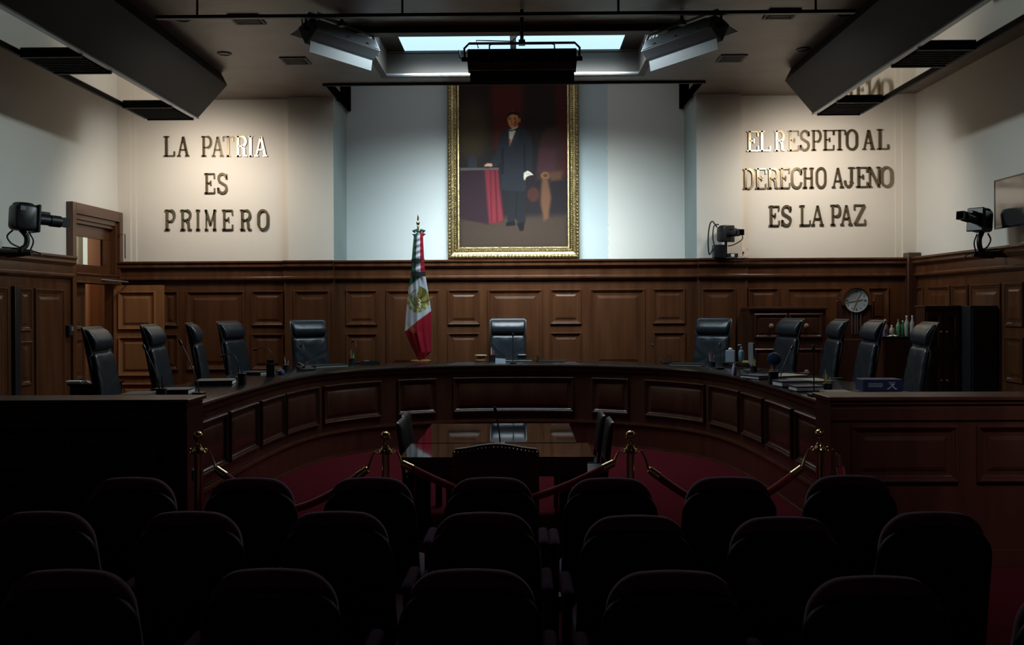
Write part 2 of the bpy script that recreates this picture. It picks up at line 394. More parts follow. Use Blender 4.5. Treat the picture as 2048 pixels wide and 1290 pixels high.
wains_side('trim_17', XR, -1, 3, YB - .08, [(yr(1848), yr(1826), 's'), (yr(1902), yr(1857), 'l'), (yr(1938), yr(1907), 's'), (yr(2003), yr(1944), 'l'), (yr(2048), yr(2011), 's'), (8.4, 10.2, 'l')])
struct('trim_18', MB().box(XW - .20, XW, YB - .22, YB, .3, 2.62), wood_d, bevel=.01)   # corner post on the right
struct('trim_19', MB().box(XL, XL + .05, yl(22), yl(33), .5, 2.12), black, bevel=.004)  # dark gap strip in the left panelling

# ------------------------------------------------------------------ door on the left wall, corridor behind
dy0, dy1, dzt, dpro = 12.47, 14.05, 3.30, .09
d1 = bpy.data.objects.new('door_1', None); COL.objects.link(d1); d1['kind'] = 'structure'; d1['label'] = 'double door with glass transom, one leaf open, in left wall'
xo = -XW + dpro
FR = .11
part('frame', MB().box(-XW - .15, xo, dy0, dy0 + FR, .327, dzt).box(-XW - .15, xo, dy1 - FR, dy1, .327, dzt).box(-XW - .15, xo, dy0 + FR, dy1 - FR, dzt - .15, dzt)
     .box(-XW - .13, xo - .04, dy0 + FR, dy0 + FR + .05, .327, dzt - .15).box(-XW - .13, xo - .04, dy1 - FR - .05, dy1 - FR, .327, dzt - .15)
     .box(-XW - .13, xo - .04, dy0 + FR + .05, dy1 - FR - .05, dzt - .22, dzt - .15).box(-XW - .13, xo - .07, dy0 + FR + .05, dy1 - FR - .05, dzt - .27, dzt - .22)
     .box(-XW - .15, xo - .02, dy0 + FR, dy1 - FR, 2.20, 2.34).box(-XW - .15, xo, dy0 + FR, dy1 - FR, 2.20, 2.225).box(-XW - .15, xo, dy0 + FR, dy1 - FR, 2.315, 2.34), wood, d1, smooth=0, bevel=.006)
ty0, ty1, tz0, tz1 = dy0 + FR + .05, dy1 - FR - .05, 2.34, dzt - .27
st = .10
tr = part('transom_frame', MB().box(-XW - .09, -XW - .04, ty0, ty1, tz0, tz0 + .13).box(-XW - .09, -XW - .04, ty0, ty1, tz1 - .17, tz1).box(-XW - .09, -XW - .04, ty0, ty0 + .05, tz0 + .13, tz1 - .17)
     .box(-XW - .09, -XW - .04, ty1 - .22, ty1, tz0 + .13, tz1 - .17), wood, d1, smooth=0, bevel=.005)
part('pane', MB().box(-XW - .07, -XW - .064, ty0 + .05, ty1 - .22, tz0 + .13, tz1 - .17), pane_m, tr, smooth=0)
part('latch', MB().tube([(xo + .01, 13.90, 2.96), (xo + .05, 14.0, 2.97), (xo + .06, 13.98, 2.6)], .008), black, tr)
# the shut leaf stays in the wall plane, the other stands open square to it
ly0, ly1 = dy0 + FR + .05, dy0 + FR + .05 + .50
leaf = part('door_leaf', MB().box(-XW - .10, -XW - .055, ly0, ly1, .33, 2.20), wood, d1, smooth=0, bevel=.004)
mpw = lambda u, v, d: Vector((-XW - .055 + d, u, v))
for z0, z1 in ((1.55, 2.08), (.85, 1.42), (.45, .72)):
    part('panel', MB().panel(mpw, ly0 + .10, ly1 - .10, z0, z1, RAISED_S), wood, leaf, smooth=0)
yo = 13.86
lx0, lx1 = -XW + .02, at(327, 650, y=yo).x
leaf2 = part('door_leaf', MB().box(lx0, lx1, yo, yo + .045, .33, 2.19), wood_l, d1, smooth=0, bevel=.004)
mpo = lambda u, v, d: Vector((u, yo - d, v))
ax, bx = at(237, 600, y=yo).x, at(311, 600, y=yo).x
for za, zb in ((583, 659), (674, 752), (767, 800)):
    part('panel', MB().panel(mpo, ax, bx, at(275, zb, y=yo).z, at(275, za, y=yo).z, RAISED_S), wood_l, leaf2, smooth=0)
part('handle', MB().box(lx1 - .06, lx1 - .03, yo - .02, yo, 1.25, 1.45).tube([(lx1 - .045, yo - .02, 1.36), (lx1 - .045, yo - .06, 1.36), (lx1 - .15, yo - .06, 1.36)], .009), brass, leaf2)
part('top_closer', MB().tube([(-XW + .0, 13.2, 2.27), (-XW + .25, 13.84, 2.24)], .012), steel, d1)
# corridor behind
cor = mat('corridor_wall_paint', (.50, .33, .25), .8)
xc = -7.2
struct('wall_corridor', MB().box(xc - .1, xc, 11.5, 17.5, .2, 3.6).box(xc, -6.3, 17.4, 17.5, .2, 3.6).box(xc, -6.22, 11.5, 11.6, .2, 3.6), cor, smooth=0)
struct('ceiling_corridor', MB().box(xc - .1, -6.22, 11.5, 17.5, 3.6, 3.7), plaster, smooth=0)
struct('floor_corridor', MB().box(xc - .1, -6.22, 11.5, 17.5, .2, .327), wood_d, smooth=0)
yc_ = lambda px: at(px, 600, x=xc).y
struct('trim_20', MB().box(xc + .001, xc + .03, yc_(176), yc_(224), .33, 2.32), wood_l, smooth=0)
struct('wall_corridor_inner', MB().box(-6.3, -6.22, 14.3, 17.5, .2, 3.6), cor, smooth=0)
w2 = bpy.data.objects.new('window_2', None); COL.objects.link(w2); w2['kind'] = 'structure'; w2['label'] = 'narrow pale window seen through the door transom'
part('pane', MB().box(xc + .001, xc + .02, yc_(162), yc_(173), 2.36, 3.45), mat('daylit_pane', (.5, .55, .52), .4, emit=((.70, .82, .74), .55)), w2, smooth=0)
part('frame', MB().box(xc + .001, xc + .035, yc_(153), yc_(162), 2.36, 3.5), mat('grey_green_paint', (.22, .25, .22), .6), w2, smooth=0)

# ------------------------------------------------------------------ dais and curved bench
half = [(2.58, 6.95), (2.58, 7.7), (2.58, 8.4), (2.57, 9.2), (2.52, 10.1), (2.41, 10.8), (2.2, 11.35), (1.85, 11.8), (1.4, 12.12), (.8, 12.36), (0, 12.44)]
ctrl = half + [(-x, y) for x, y in half[-2::-1]]
def catmull(P, n=10):
    Q = [P[0]] + P + [P[-1]]; out = []
    for i in range(1, len(Q) - 2):
        p0, p1, p2, p3 = (Vector(q) for q in Q[i - 1:i + 3])
        for j in range(n):
            t = j / n
            out.append(.5 * (2 * p1 + (p2 - p0) * t + (2 * p0 - 5 * p1 + 4 * p2 - p3) * t * t + (3 * p1 - p0 - 3 * p2 + p3) * t ** 3))
    return out + [Vector(P[-1])]
OUT = catmull(ctrl)
ARC = [0]
for a, b_ in zip(OUT, OUT[1:]): ARC.append(ARC[-1] + (b_ - a).length)
def on(s):
    """point and outward (away from the well) normal of the bench front at arc length s"""
    s = min(max(s, 0), ARC[-1]); i = 0
    while i < len(ARC) - 2 and ARC[i + 1] < s: i += 1
    t = (s - ARC[i]) / (ARC[i + 1] - ARC[i]); p = OUT[i].lerp(OUT[i + 1], t)
    tg = OUT[min(i + 2, len(OUT) - 1)] - OUT[max(i - 1, 0)]; tg.normalize()
    return p, Vector((tg.y, -tg.x))
def s_px(px):
    """arc length where the bench front stands at a column of the photograph"""
    d = FW + (px - PX) / F * CR; best = None
    for i in range(len(OUT) - 1):
        f = lambda q: (q.x - CX) * d.y - q.y * d.x
        a, b_ = f(OUT[i]), f(OUT[i + 1])
        if a * b_ <= 0 and a != b_: best = ARC[i] + (ARC[i + 1] - ARC[i]) * a / (a - b_)
    return best
def pt(s, d, z):
    p, n = on(s); return Vector((p.x + n.x * d, p.y + n.y * d, z))     # d > 0 goes outward, to the judges' side
def cstrip(mb, s0, s1, prof, n):
    vs = []; k = len(prof)
    for i in range(n + 1):
        s = s0 + (s1 - s0) * i / n
        vs += [pt(s, d, z) for d, z in prof]
    fs = [(i * k + j, i * k + (j + 1) % k, (i + 1) * k + (j + 1) % k, (i + 1) * k + j) for i in range(n) for j in range(k)]
    fs += [tuple(range(k - 1, -1, -1)), tuple(n * k + j for j in range(k))]
    return mb.add(vs, fs)
ZD, ZT, LA = .327, 1.063, ARC[-1]
N_ = 90
# dais floor and its wooden riser
vs = []; fs = []
for i in range(N_ + 1):
    p = pt(LA * i / N_, .0, ZD)
    if i <= N_ * .34: q = (XW, 6.75 + (YB - 6.75) * (i / (N_ * .34)), ZD)
    elif i >= N_ * .66: q = (-XW, YB - (YB - 6.75) * ((i - N_ * .66) / (N_ * .34)), ZD)
    else: q = (XW - 2 * XW * (i - N_ * .34) / (N_ * .32), YB, ZD)
    if i == 0: q = (XW, 6.75, ZD)
    vs += [tuple(p), q]
fs = [(2 * i, 2 * i + 1, 2 * i + 3, 2 * i + 2) for i in range(N_)]
o = MB().add(vs, fs); o.box(2.58, XW, 6.7, 7.0, .2, ZD).box(-XW, -2.58, 6.7, 7.0, .2, ZD)
struct('floor_dais', o, carpet, smooth=0)
struct('trim_21', cstrip(MB(), 0, LA, [(.002, 0), (.06, 0), (.06, ZD - .002), (.002, ZD - .002)], N_), wood_end, smooth=25)
struct('trim_22', cstrip(cstrip(MB(), 0, LA, [(-.018, ZD - .03), (.002, ZD - .03), (.002, ZD), (-.018, ZD)], N_), 0, LA, [(-.012, 0), (.002, 0), (.002, .022), (-.012, .022)], N_), wood, smooth=25)
bench = thing('judges_bench', 'long U-shaped dark wooden bench with black worktop on the raised dais', 'bench', (0, 12.44, ZD))
bench.location = (0, 12.9, ZD)
part('front', cstrip(MB(), 0, LA, [(.012, ZD + .001), (.06, ZD + .001), (.06, ZT - .045), (.012, ZT - .045)], N_), wood_bench, bench, world=True, smooth=25)
part('worktop', cstrip(MB(), 0, LA, [(-.03, ZT - .04), (-.035, ZT - .02), (-.03, ZT - .004), (-.02, ZT), (.86, ZT), (.86, ZT - .045), (0, ZT - .045)], N_), granite, bench, world=True, smooth=25)
part('cornice', cstrip(MB(), 0, LA, [(.012, ZT - .10), (.0, ZT - .095), (-.006, ZT - .07), (-.018, ZT - .05), (.012, ZT - .046)], N_), wood_bench, bench, world=True, smooth=25)
for px in ((376, 452), (458, 515), (521, 568), (571, 637), (646, 762), (794, 873), (905, 1147), (1182, 1257), (1288, 1408), (1417, 1477), (1482, 1525), (1531, 1583), (1590, 1640)):
    s0, s1 = sorted((s_px(px[0]), s_px(px[1])))
    mp = lambda u, v, d: pt(u, .012 - d, v)
    part('panel', MB().panel(mp, s0, s1, .43, .895, RAISED_S, 12), wood_bench, bench, world=True, smooth=20)
for s in (0, LA):
    a, b_ = (s, s + .03) if s == 0 else (s - .03, s)
    part('end_panel', cstrip(MB(), a, b_, [(.07, ZD + .001), (.84, ZD + .001), (.84, ZT - .046), (.07, ZT - .046)], 1), wood_bench, bench, world=True, smooth=0)

# ------------------------------------------------------------------ wooden barriers either side
yb0 = 6.555
def barrier(sgn, label, mat_):
    xa = sgn * 2.28; xb = sgn * (XW - .06)
    t = thing('wooden_barrier', label, 'barrier', (sgn * 4.1, yb0 + .05, 0))
    lo, hi = min(xa, xb), max(xa, xb)
    pe = (xa, xa + sgn * .12); 
    part('body', MB().box(lo, hi, yb0, yb0 + .09, .0, 1.14), mat_, t, world=True, smooth=0)
    part('end_post', MB().box(min(pe), max(pe), yb0 + .09, yb0 + .33, 0, 1.14), mat_, t, world=True, smooth=0)
    part('cap', MB().box(lo - (.0 if sgn < 0 else .02), hi + (.02 if sgn < 0 else 0), yb0 - .03, yb0 + .35, 1.17, 1.198).box(lo, hi, yb0 - .015, yb0 + .33, 1.141, 1.169), mat_, t, world=True, smooth=0, bevel=.006)
    part('rail', MB().box(lo, hi, yb0 - .015, yb0 - .001, 1.03, 1.12), mat_, t, world=True, smooth=0, bevel=.004)
    part('baseboard', MB().box(lo, hi, yb0 - .018, yb0 - .001, .0, .12), mat_, t, world=True, smooth=0, bevel=.004)
    mp = lambda u, v, d: Vector((u, yb0 - d, v))
    for a, b_ in ((2.42, 3.17), (3.30, 4.2), (4.33, 5.2), (5.33, 5.98)):
        x0, x1 = sorted((sgn * a, sgn * b_))
        part('panel', MB().panel(mp, x0, x1, .595, .995, RAISED_S), mat_, t, world=True, smooth=0)
    if sgn < 0:
        part('power_outlet', MB().box(-2.279, -2.27, yb0 + .10, yb0 + .17, .60, .68), steel, t, world=True, smooth=0, bevel=.003)
barrier(-1, 'dark wooden panelled barrier closing off the shadowed end of the bench, on the door side', wood_end)
barrier(1, 'wooden panelled barrier at the bench end near the hanging rope, its mouldings catching light', wood_end)

# ------------------------------------------------------------------ ceiling troughs with mirrors
def trough(sgn, xs, label):
    xi, xl, xr = xs           # inner top edge, inner lower edge, outer rail
    ye, ys, zm = 12.52, 2.0, 4.44
    t = thing('ceiling_trough', label, 'light trough', (xl, 7, ZC))
    w = sgn * .05
    prof = [(xi, 4.87), (xl, zm - .01), (xl + w, zm - .01), (xl + w, ZC - .001), (xi + sgn * .08, ZC - .001)]
    part('housing', MB().prism(prof, lambda x, z: Vector((x, ys, z)), lambda x, z: Vector((x, ye, z))), trough_m, t, world=True, smooth=0)
    part('outer_rail', MB().prism([(xr, zm - .03), (xr + sgn * .035, zm - .03), (xr + sgn * .07, zm + .03), (xr + sgn * .07, zm + .09), (xr, zm + .09)], lambda x, z: Vector((x, ys, z)), lambda x, z: Vector((x, ye - .02, z))), trough_m, t, world=True, smooth=0)
    a, b_ = sorted((xl + w, xr))
    part('top_cover', MB().box(a, b_, ys, ye - .02, zm + .09, zm + .12).box(min(xr, xr + sgn * .07), max(xr, xr + sgn * .07), ys, ye - .02, zm + .09, zm + .12), trough_m, t, world=True, smooth=0)
    part('lower_lip', MB().box(min(xl - sgn * .012, xl + w), max(xl - sgn * .012, xl + w), ys, ye, zm - .03, zm - .011), steel, t, world=True, smooth=0)
    lv = [(11.70, ye - .02), (9.3, 10.0), (6.9, 7.6), (4.5, 5.2)]
    edges = [ys] + [q for l in reversed(lv) for q in l]
    for y0, y1 in zip(edges[0::2], edges[1::2]):
        part('mirror', MB().box(a + .001, b_ - .001, y0 + .02, y1 - .02, zm, zm + .008), mirror, t, world=True, smooth=0)
    for y0, y1 in lv:
        q = part('louver', MB().box(a + .001, b_ - .001, y0, y0 + .03, zm - .05, zm + .08).box(a + .001, b_ - .001, y1 - .03, y1, zm - .05, zm + .08).box(a + .001, b_ - .001, y0 + .03, y1 - .03, zm + .06, zm + .08), louver_m, t, world=True, smooth=0)
        mb = MB()
        for k in range(1, 9):
            yy = y0 + .03 + (y1 - y0 - .06) * k / 9; mb.box(a + .02, b_ - .02, yy - .004, yy + .004, zm - .04, zm + .05)
        part('fins', mb, louver_m, q, world=True, smooth=0)
trough(-1, (-3.885, -4.285, -4.96), 'brown slanted ceiling trough with mirrored underside, over the camera by the door')
trough(1, (3.665, 4.035, 4.66), 'brown slanted ceiling trough whose mirror reflects lettering, over the wall screen')

# ------------------------------------------------------------------ ceiling fittings
for i, (px, py, lb) in enumerate(((449, 107, 'near the square vent beside the door side trough'), (365, 38, 'beside the bars on the door side'), (1607, 98, 'near the square vent beside the screen side trough'), (1689, 27, 'beside the bars on the screen side'))):
    p = at(px, py, z=ZC)
    t = thing('recessed_downlight', 'round dark recessed downlight in brown ceiling ' + lb, 'ceiling light', (p.x, p.y, ZC), 0, 'recessed ceiling downlights')
    part('trim_ring', MB().lathe([(.062, -.001), (.062, -.012), (.085, -.012), (.092, -.001)], n=28), louver_m, t)
    part('reflector', MB().lathe([(.06, -.001), (.06, -.006), (0, -.004)], n=28), louver_m, t)
for i, (px, py, lb) in enumerate(((591, 121, 'close to the grey floodlight on the door side'), (494, 38, 'beside the black bars on the door side'), (1463, 116, 'close to the grey floodlight on the screen side'), (1563, 27, 'beside the black bars on the screen side'))):
    p = at(px, py, z=ZC); w = .17
    t = thing('ceiling_vent', 'square grey ceiling vent ' + lb, 'vent', (p.x, p.y, ZC), 0, 'square ceiling vents')
    part('frame', MB().panel(lambda u, v, d: Vector((u, v, -d)), -w, w, -w, w, [(0, .001), (0, .014), (.03, .014), (.04, .002)]), brown_trim, t, smooth=0)
    mb = MB()
    for k in range(7): mb.box(-w + .05, w - .05, -w + .055 + k * .037, -w + .07 + k * .037, -.012, -.003)
    part('grille', mb, louver_m, t, smooth=0)
# made-up housings, out of view, above the two added seat fill lights
struct('added_housing_1', MB().box(-2.55, 2.55, 7.2, 7.6, ZC - .06, ZC), louver_m, smooth=0)
struct('added_housing_2', MB().box(1.9, 2.9, 2.9, 3.5, ZC - .06, ZC), louver_m, smooth=0)
# wall-mounted return grilles in the reveals of the light well
for sgn, x, lb in ((1, wx0, 'pale framed grille on the light well side nearer the door'), (-1, wx1, 'pale framed grille on the light well side nearer the screen')):
    t = thing('return_grille', lb, 'grille', (x, 11.3, 5.2))
    # hangs down and inward from its hinge along the well edge
    q = lambda u, v, d: Vector((sgn * (.03 + v * .30 + d), u, -.16 + (v * .26)))
    part('frame', MB().box(sgn * .002 if sgn > 0 else -.03, .03 if sgn > 0 else -.002, -.62, .55, -.14, .12), steel, t, smooth=0, bevel=.004)
    mb = MB()
    for k in range(6):
        mb.box(.031 if sgn > 0 else -.04, .04 if sgn > 0 else -.031, -.58, .51, -.12 + k * .04, -.10 + k * .04)
    part('slats', mb, grey_paint, t, smooth=0)

# two black bars across the ceiling that carry the floodlights
for i, (yy, z, lb) in enumerate(((9.42, 4.80, 'thin black lighting bar spanning the ceiling, the floodlights hang from it'), (8.75, 4.82, 'thick black lighting bar spanning the ceiling at the very top of the view'))):
    t = thing('lighting_bar', lb, 'lighting bar', (0, yy, ZC))
    h = .035 if i == 0 else .22
    part('bar', MB().box(-3.62, 3.5, -.03, .03, z - ZC, z - ZC + h), black, t, smooth=0, bevel=.005)
    for x in (-3.2, -1.1, 1.1, 3.1):
        part('hanger', MB().cyl((x, 0, z - ZC + h), (x, 0, -.001), .012, n=8), black, t)

def flood(label, loc, rz, tilt, L, body, back, drop, plate_light):
    """fluorescent bank light: long housing, top and bottom doors, yoke and carrying handle; shines to +y"""
    t = thing('studio_floodlight', label, 'studio light', loc, rz, 'studio floodlights under the ceiling')
    T = Matrix.Rotation(tilt, 4, 'X')
    h = .105
    part('housing', MB().prism([(-.09, -.075), (.02, -h), (.12, -h), (.12, h), (.02, h), (-.09, .075)], lambda y, z: T @ Vector((-L / 2, y, z)), lambda y, z: T @ Vector((L / 2, y, z))), body, t, smooth=0, bevel=.006)
    part('back_plate', MB().box(-L / 2 + .02, L / 2 - .02, -.10, -.091, -.065, .065).move(T), back, t, smooth=0, bevel=.003)
    part('barn_door', MB().prism([(.05, -h - .002), (.05, -h - .010), (.12, -h - .098), (.12, -h - .09)], lambda y, z: T @ Vector((-L / 2 + .02, y, z)), lambda y, z: T @ Vector((L / 2 - .02, y, z))), plate_light, t, smooth=0)
    part('barn_door', MB().prism([(.12, h), (.12, h - .008), (.26, h + .02), (.26, h + .028)], lambda y, z: T @ Vector((-L / 2 + .02, y, z)), lambda y, z: T @ Vector((L / 2 - .02, y, z))), body, t, smooth=0)
    part('hinge_plates', MB().box(-L * .32, -L * .29, -.112, -.101, -.05, -.03).box(-.02, .02, -.112, -.101, -.05, -.03).box(L * .29, L * .32, -.112, -.101, -.05, -.03).move(T), steel, t, smooth=0)
    e = L / 2 + .035; yh = .17
    part('yoke', MB().tube([(-e, 0, -.02), (-e, 0, yh - .05), (-e + .05, 0, yh), (e - .05, 0, yh), (e, 0, yh - .05), (e, 0, -.02)], .014), black, t)
    part('handle', MB().tube([(-L * .3, -.02, h + .0), (-L * .3, -.02, h + .045), (-L * .28, -.02, h + .06), (L * .28, -.02, h + .06), (L * .3, -.02, h + .045), (L * .3, -.02, h)], .009).move(T), steel if plate_light is not black else black, t)
    part('knob', MB().cyl((-e - .03, 0, 0), (-L / 2, 0, 0), .025).cyl((e + .03, 0, 0), (L / 2, 0, 0), .025).tube([(-e - .02, 0, 0), (-e - .05, 0, .02), (-e - .06, 0, .1)], .007), black, t)
    part('pole', MB().cyl((0, 0, yh), (0, 0, drop), .02, n=12).box(-.035, .035, -.035, .035, yh - .02, yh + .03), black, t)
    part('cable', MB().tube([(-L * .4, -.05, h), (-L * .42, -.06, h + .08), (-L * .3, -.03, yh + .02), (-.1, 0, yh + .02), (-.02, .02, min(yh + .12, drop - .03)), (0, .02, drop - .012)], .006, 6), black, t)
    return t
p = at(1044, 118, y=9.9)
flood('black studio floodlight seen square from behind, before the skylight', p, 0, R_(-12), 1.16, black, black, ZC + .25 - p.z - .26, black)
p = at(684, 80, y=10.15)
flood('angled studio floodlight with pale grey back, on the door side of the skylight', p, R_(57), R_(-28), 1.0, grey_paint, grey_paint, ZC - p.z - .02, grey_paint)
p = at(1364, 78, y=10.05)
flood('angled studio floodlight with pale grey back, on the screen side of the skylight', p, R_(-57), R_(-28), 1.1, grey_paint, grey_paint, ZC - p.z - .02, grey_paint)

# ------------------------------------------------------------------ lettering on the walls
def stroke(mb, pts, hw, M):
    """flat bevelless bar of half width hw along pts (metres), pushed out by M(x, z, d)"""
    P = [Vector(p) for p in pts]; k = len(P); L = []; Rr = []
    for i in range(k):
        a = (P[i] - P[i - 1]).normalized() if i else (P[1] - P[0]).normalized()
        c = (P[i + 1] - P[i]).normalized() if i < k - 1 else a
        n = Vector((-a.y - c.y, a.x + c.x))
        if n.length < 1e-6: n = Vector((-a.y, a.x))
        n.normalize(); n = n * (hw / max(.5, n.dot(Vector((-a.y, a.x)))))
        L.append(P[i] + n); Rr.append(P[i] - n)
    poly = [(p.x, p.y) for p in L] + [(p.x, p.y) for p in reversed(Rr)]
    n2 = 2 * k
    vs = [M(x, z, 0) for x, z in poly] + [M(x, z, 1) for x, z in poly]
    fs = []
    for i in range(k - 1):
        a, b_, c, d = i, i + 1, n2 - 2 - i, n2 - 1 - i
        fs += [(a, b_, c, d), (n2 + d, n2 + c, n2 + b_, n2 + a)]
    fs += [(i, (i + 1) % n2, n2 + (i + 1) % n2, n2 + i) for i in range(n2)]
    mb.add(vs, fs)
def arc(cx, cy, rx, ry, a0, a1, n=12):
    return [(cx + rx * math.cos(R_(a0 + (a1 - a0) * i / n)), cy + ry * math.sin(R_(a0 + (a1 - a0) * i / n))) for i in range(n + 1)]
V = lambda x: [(x, 0), (x, 1)]
SF = lambda a, b_, y: [(a, y), (b_, y)]
GLY = {  # t = thick stroke, n = thin stroke
    'L': [('t', V(.26)), ('n', SF(.02, .5, 1)), ('n', [(.02, 0), (.97, 0)]), ('n', [(.97, 0), (.97, .24)])],
    'A': [('n', [(.14, 0), (.48, 1)]), ('t', [(.50, 1), (.84, 0)]), ('n', SF(.24, .74, .32)), ('n', SF(0, .3, 0)), ('n', SF(.66, 1, 0))],
    'P': [('t', V(.24)), ('n', SF(.02, .48, 0)), ('n', [(.02, 1), (.6, 1)]), ('t', arc(.62, .72, .30, .28, 90, -90)), ('n', [(.24, .44), (.62, .44)])],
    'T': [('t', V(.5)), ('n', SF(.28, .72, 0)), ('n', SF(.02, .98, 1)), ('n', [(.02, 1), (.02, .76)]), ('n', [(.98, 1), (.98, .76)])],
    'R': [('t', V(.22)), ('n', SF(.02, .44, 0)), ('n', [(.02, 1), (.58, 1)]), ('t', arc(.58, .75, .30, .25, 90, -90)), ('n', [(.22, .5), (.58, .5)]), ('t', [(.56, .5), (.72, .36), (.76, .0)]), ('n', SF(.74, 1, 0))],
    'I': [('t', V(.5)), ('n', SF(.05, .95, 0)), ('n', SF(.05, .95, 1))],
    'E': [('t', V(.24)), ('n', SF(.02, .96, 1)), ('n', [(.96, 1), (.96, .76)]), ('n', SF(.24, .62, .52)), ('n', [(.62, .40), (.62, .64)]), ('n', SF(.02, .98, 0)), ('n', [(.98, 0), (.98, .25)])],
    'S': [('t', [(.88, .74)] + arc(.5, .76, .36, .24, 20, 200, 10) + [(.22, .60), (.50, .50), (.78, .40)] + arc(.5, .24, .38, .24, 20, -160, 10) + [(.10, .26)]), ('n', [(.90, .72), (.90, .98)]), ('n', [(.08, .02), (.08, .28)])],
    'M': [('n', V(.14)), ('t', V(.86)), ('t', [(.12, 1), (.5, .25)]), ('n', [(.5, .25), (.88, 1)]), ('n', SF(0, .3, 0)), ('n', SF(.68, 1, 0)), ('n', SF(0, .22, 1)), ('n', SF(.78, 1, 1))],
    'O': [('t', arc(.5, .68, .40, .32, 0, 180, 14) + arc(.5, .32, .40, .32, 180, 360, 14) + [(.9, .68)])],
    'D': [('t', V(.22)), ('n', [(.02, 1), (.5, 1)]), ('n', [(.02, 0), (.5, 0)]), ('t', arc(.5, .66, .40, .34, 90, 0, 10) + arc(.5, .34, .40, .34, 0, -90, 10))],
    'C': [('t', [(.9, .72)] + arc(.52, .68, .40, .32, 30, 180, 12) + arc(.52, .32, .40, .32, 180, 330, 12) + [(.9, .28)]), ('n', [(.92, .68), (.92, .98)])],
    'H': [('t', V(.2)), ('t', V(.8)), ('n', SF(.2, .8, .5)), ('n', SF(0, .4, 0)), ('n', SF(.6, 1, 0)), ('n', SF(0, .4, 1)), ('n', SF(.6, 1, 1))],
    'J': [('t', [(.68, 1), (.68, .26)] + arc(.40, .26, .28, .24, 0, -180, 10) + [(.12, .34)]), ('n', SF(.4, .98, 1))],
    'N': [('n', V(.15)), ('n', V(.86)), ('t', [(.15, 1), (.86, 0)]), ('n', SF(0, .32, 0)), ('n', SF(.0, .2, 1)), ('n', SF(.68, 1, 1))],
    'Z': [('n', SF(.06, .95, 1)), ('t', [(.92, 1), (.08, 0)]), ('n', SF(.05, .97, 0)), ('n', [(.06, 1), (.06, .76)]), ('n', [(.97, 0), (.97, .25)])],
    'U': [('t', [(.2, 1), (.2, .3)] + arc(.5, .3, .3, .28, 180, 360, 8) + [(.8, 1)])],
}
def letter(mb, ch, x0, x1, z0, z1, M, tk=.0175, tn=.0100):
    w, h = x1 - x0, z1 - z0
    for kind, pts in GLY[ch]:
        hw = tk if kind == 't' else tn
        f = lambda p: (x0 + hw * .0 + p[0] * w, z0 + tn + p[1] * (h - 2 * tn))
        P = [f(p) for p in pts]
        if len(P) == 2 and abs(P[0][0] - P[1][0]) < 1e-6 and pts[0][1] == 0 and pts[1][1] == 1: P = [(P[0][0], P[0][1] - tn), (P[1][0], P[1][1] + tn)]
        stroke(mb, P, hw, M)
def inscription(label, rows):
    t = thing('wall_lettering', label, 'lettering', at(rows[1][2][0][1], rows[1][0], y=YB - .05), 0)
    t.location.y = YB
    for y0, y1, lets in rows:
        for ch, a, b_, *dy in lets:
            d = dy[0] if dy else 0
            A = at(a, y1 + d, y=YB - .03); B = at(b_, y0 + d, y=YB - .03)
            mb = MB(); letter(mb, ch, A.x, B.x, A.z, B.z, lambda x, z, e: Vector((x, YB - .002 - .028 * e, z)))
            part('letter', mb, letter_m, t, world=True, smooth=0)
inscription('brass capital letters reading LA PATRIA ES PRIMERO on the cream wall', [
    (272, 313, [('L', 327, 349), ('A', 354, 378), ('P', 402, 423), ('A', 423, 447), ('T', 446, 466), ('R', 471, 494), ('I', 497, 505), ('A', 509, 534)]),
    (346, 387, [('E', 408, 429), ('S', 434, 455)]),
    (419, 460, [('P', 329, 350), ('R', 360, 383), ('I', 391, 400), ('M', 409, 432), ('E', 443, 465), ('R', 479, 502), ('O', 514, 537)])])
sl = -.0155
def rowr(y0, y1, x0, L): return (y0, y1, [(c, a, b_, (a - x0) * sl) for c, a, b_ in L])
inscription('brass capital letters reading EL RESPETO AL DERECHO AJENO ES LA PAZ on the wall', [
    rowr(262, 303, 1494, [('E', 1494, 1517), ('L', 1518, 1541), ('R', 1549, 1570), ('E', 1576, 1598), ('S', 1600, 1620), ('P', 1623, 1643), ('E', 1646, 1668), ('T', 1668, 1691), ('O', 1692, 1716), ('A', 1725, 1749), ('L', 1754, 1777)]),
    rowr(337, 378, 1487, [('D', 1487, 1509), ('E', 1511, 1533), ('R', 1535, 1558), ('E', 1559, 1580), ('C', 1582, 1605), ('H', 1606, 1628), ('O', 1632, 1653), ('A', 1664, 1688), ('J', 1688, 1710), ('E', 1712, 1735), ('N', 1736, 1761), ('O', 1761, 1786)]),
    rowr(411, 452, 1538, [('E', 1538, 1559), ('S', 1563, 1584), ('L', 1599, 1621), ('A', 1623, 1648), ('P', 1661, 1682), ('A', 1681, 1705), ('Z', 1708, 1731)])])

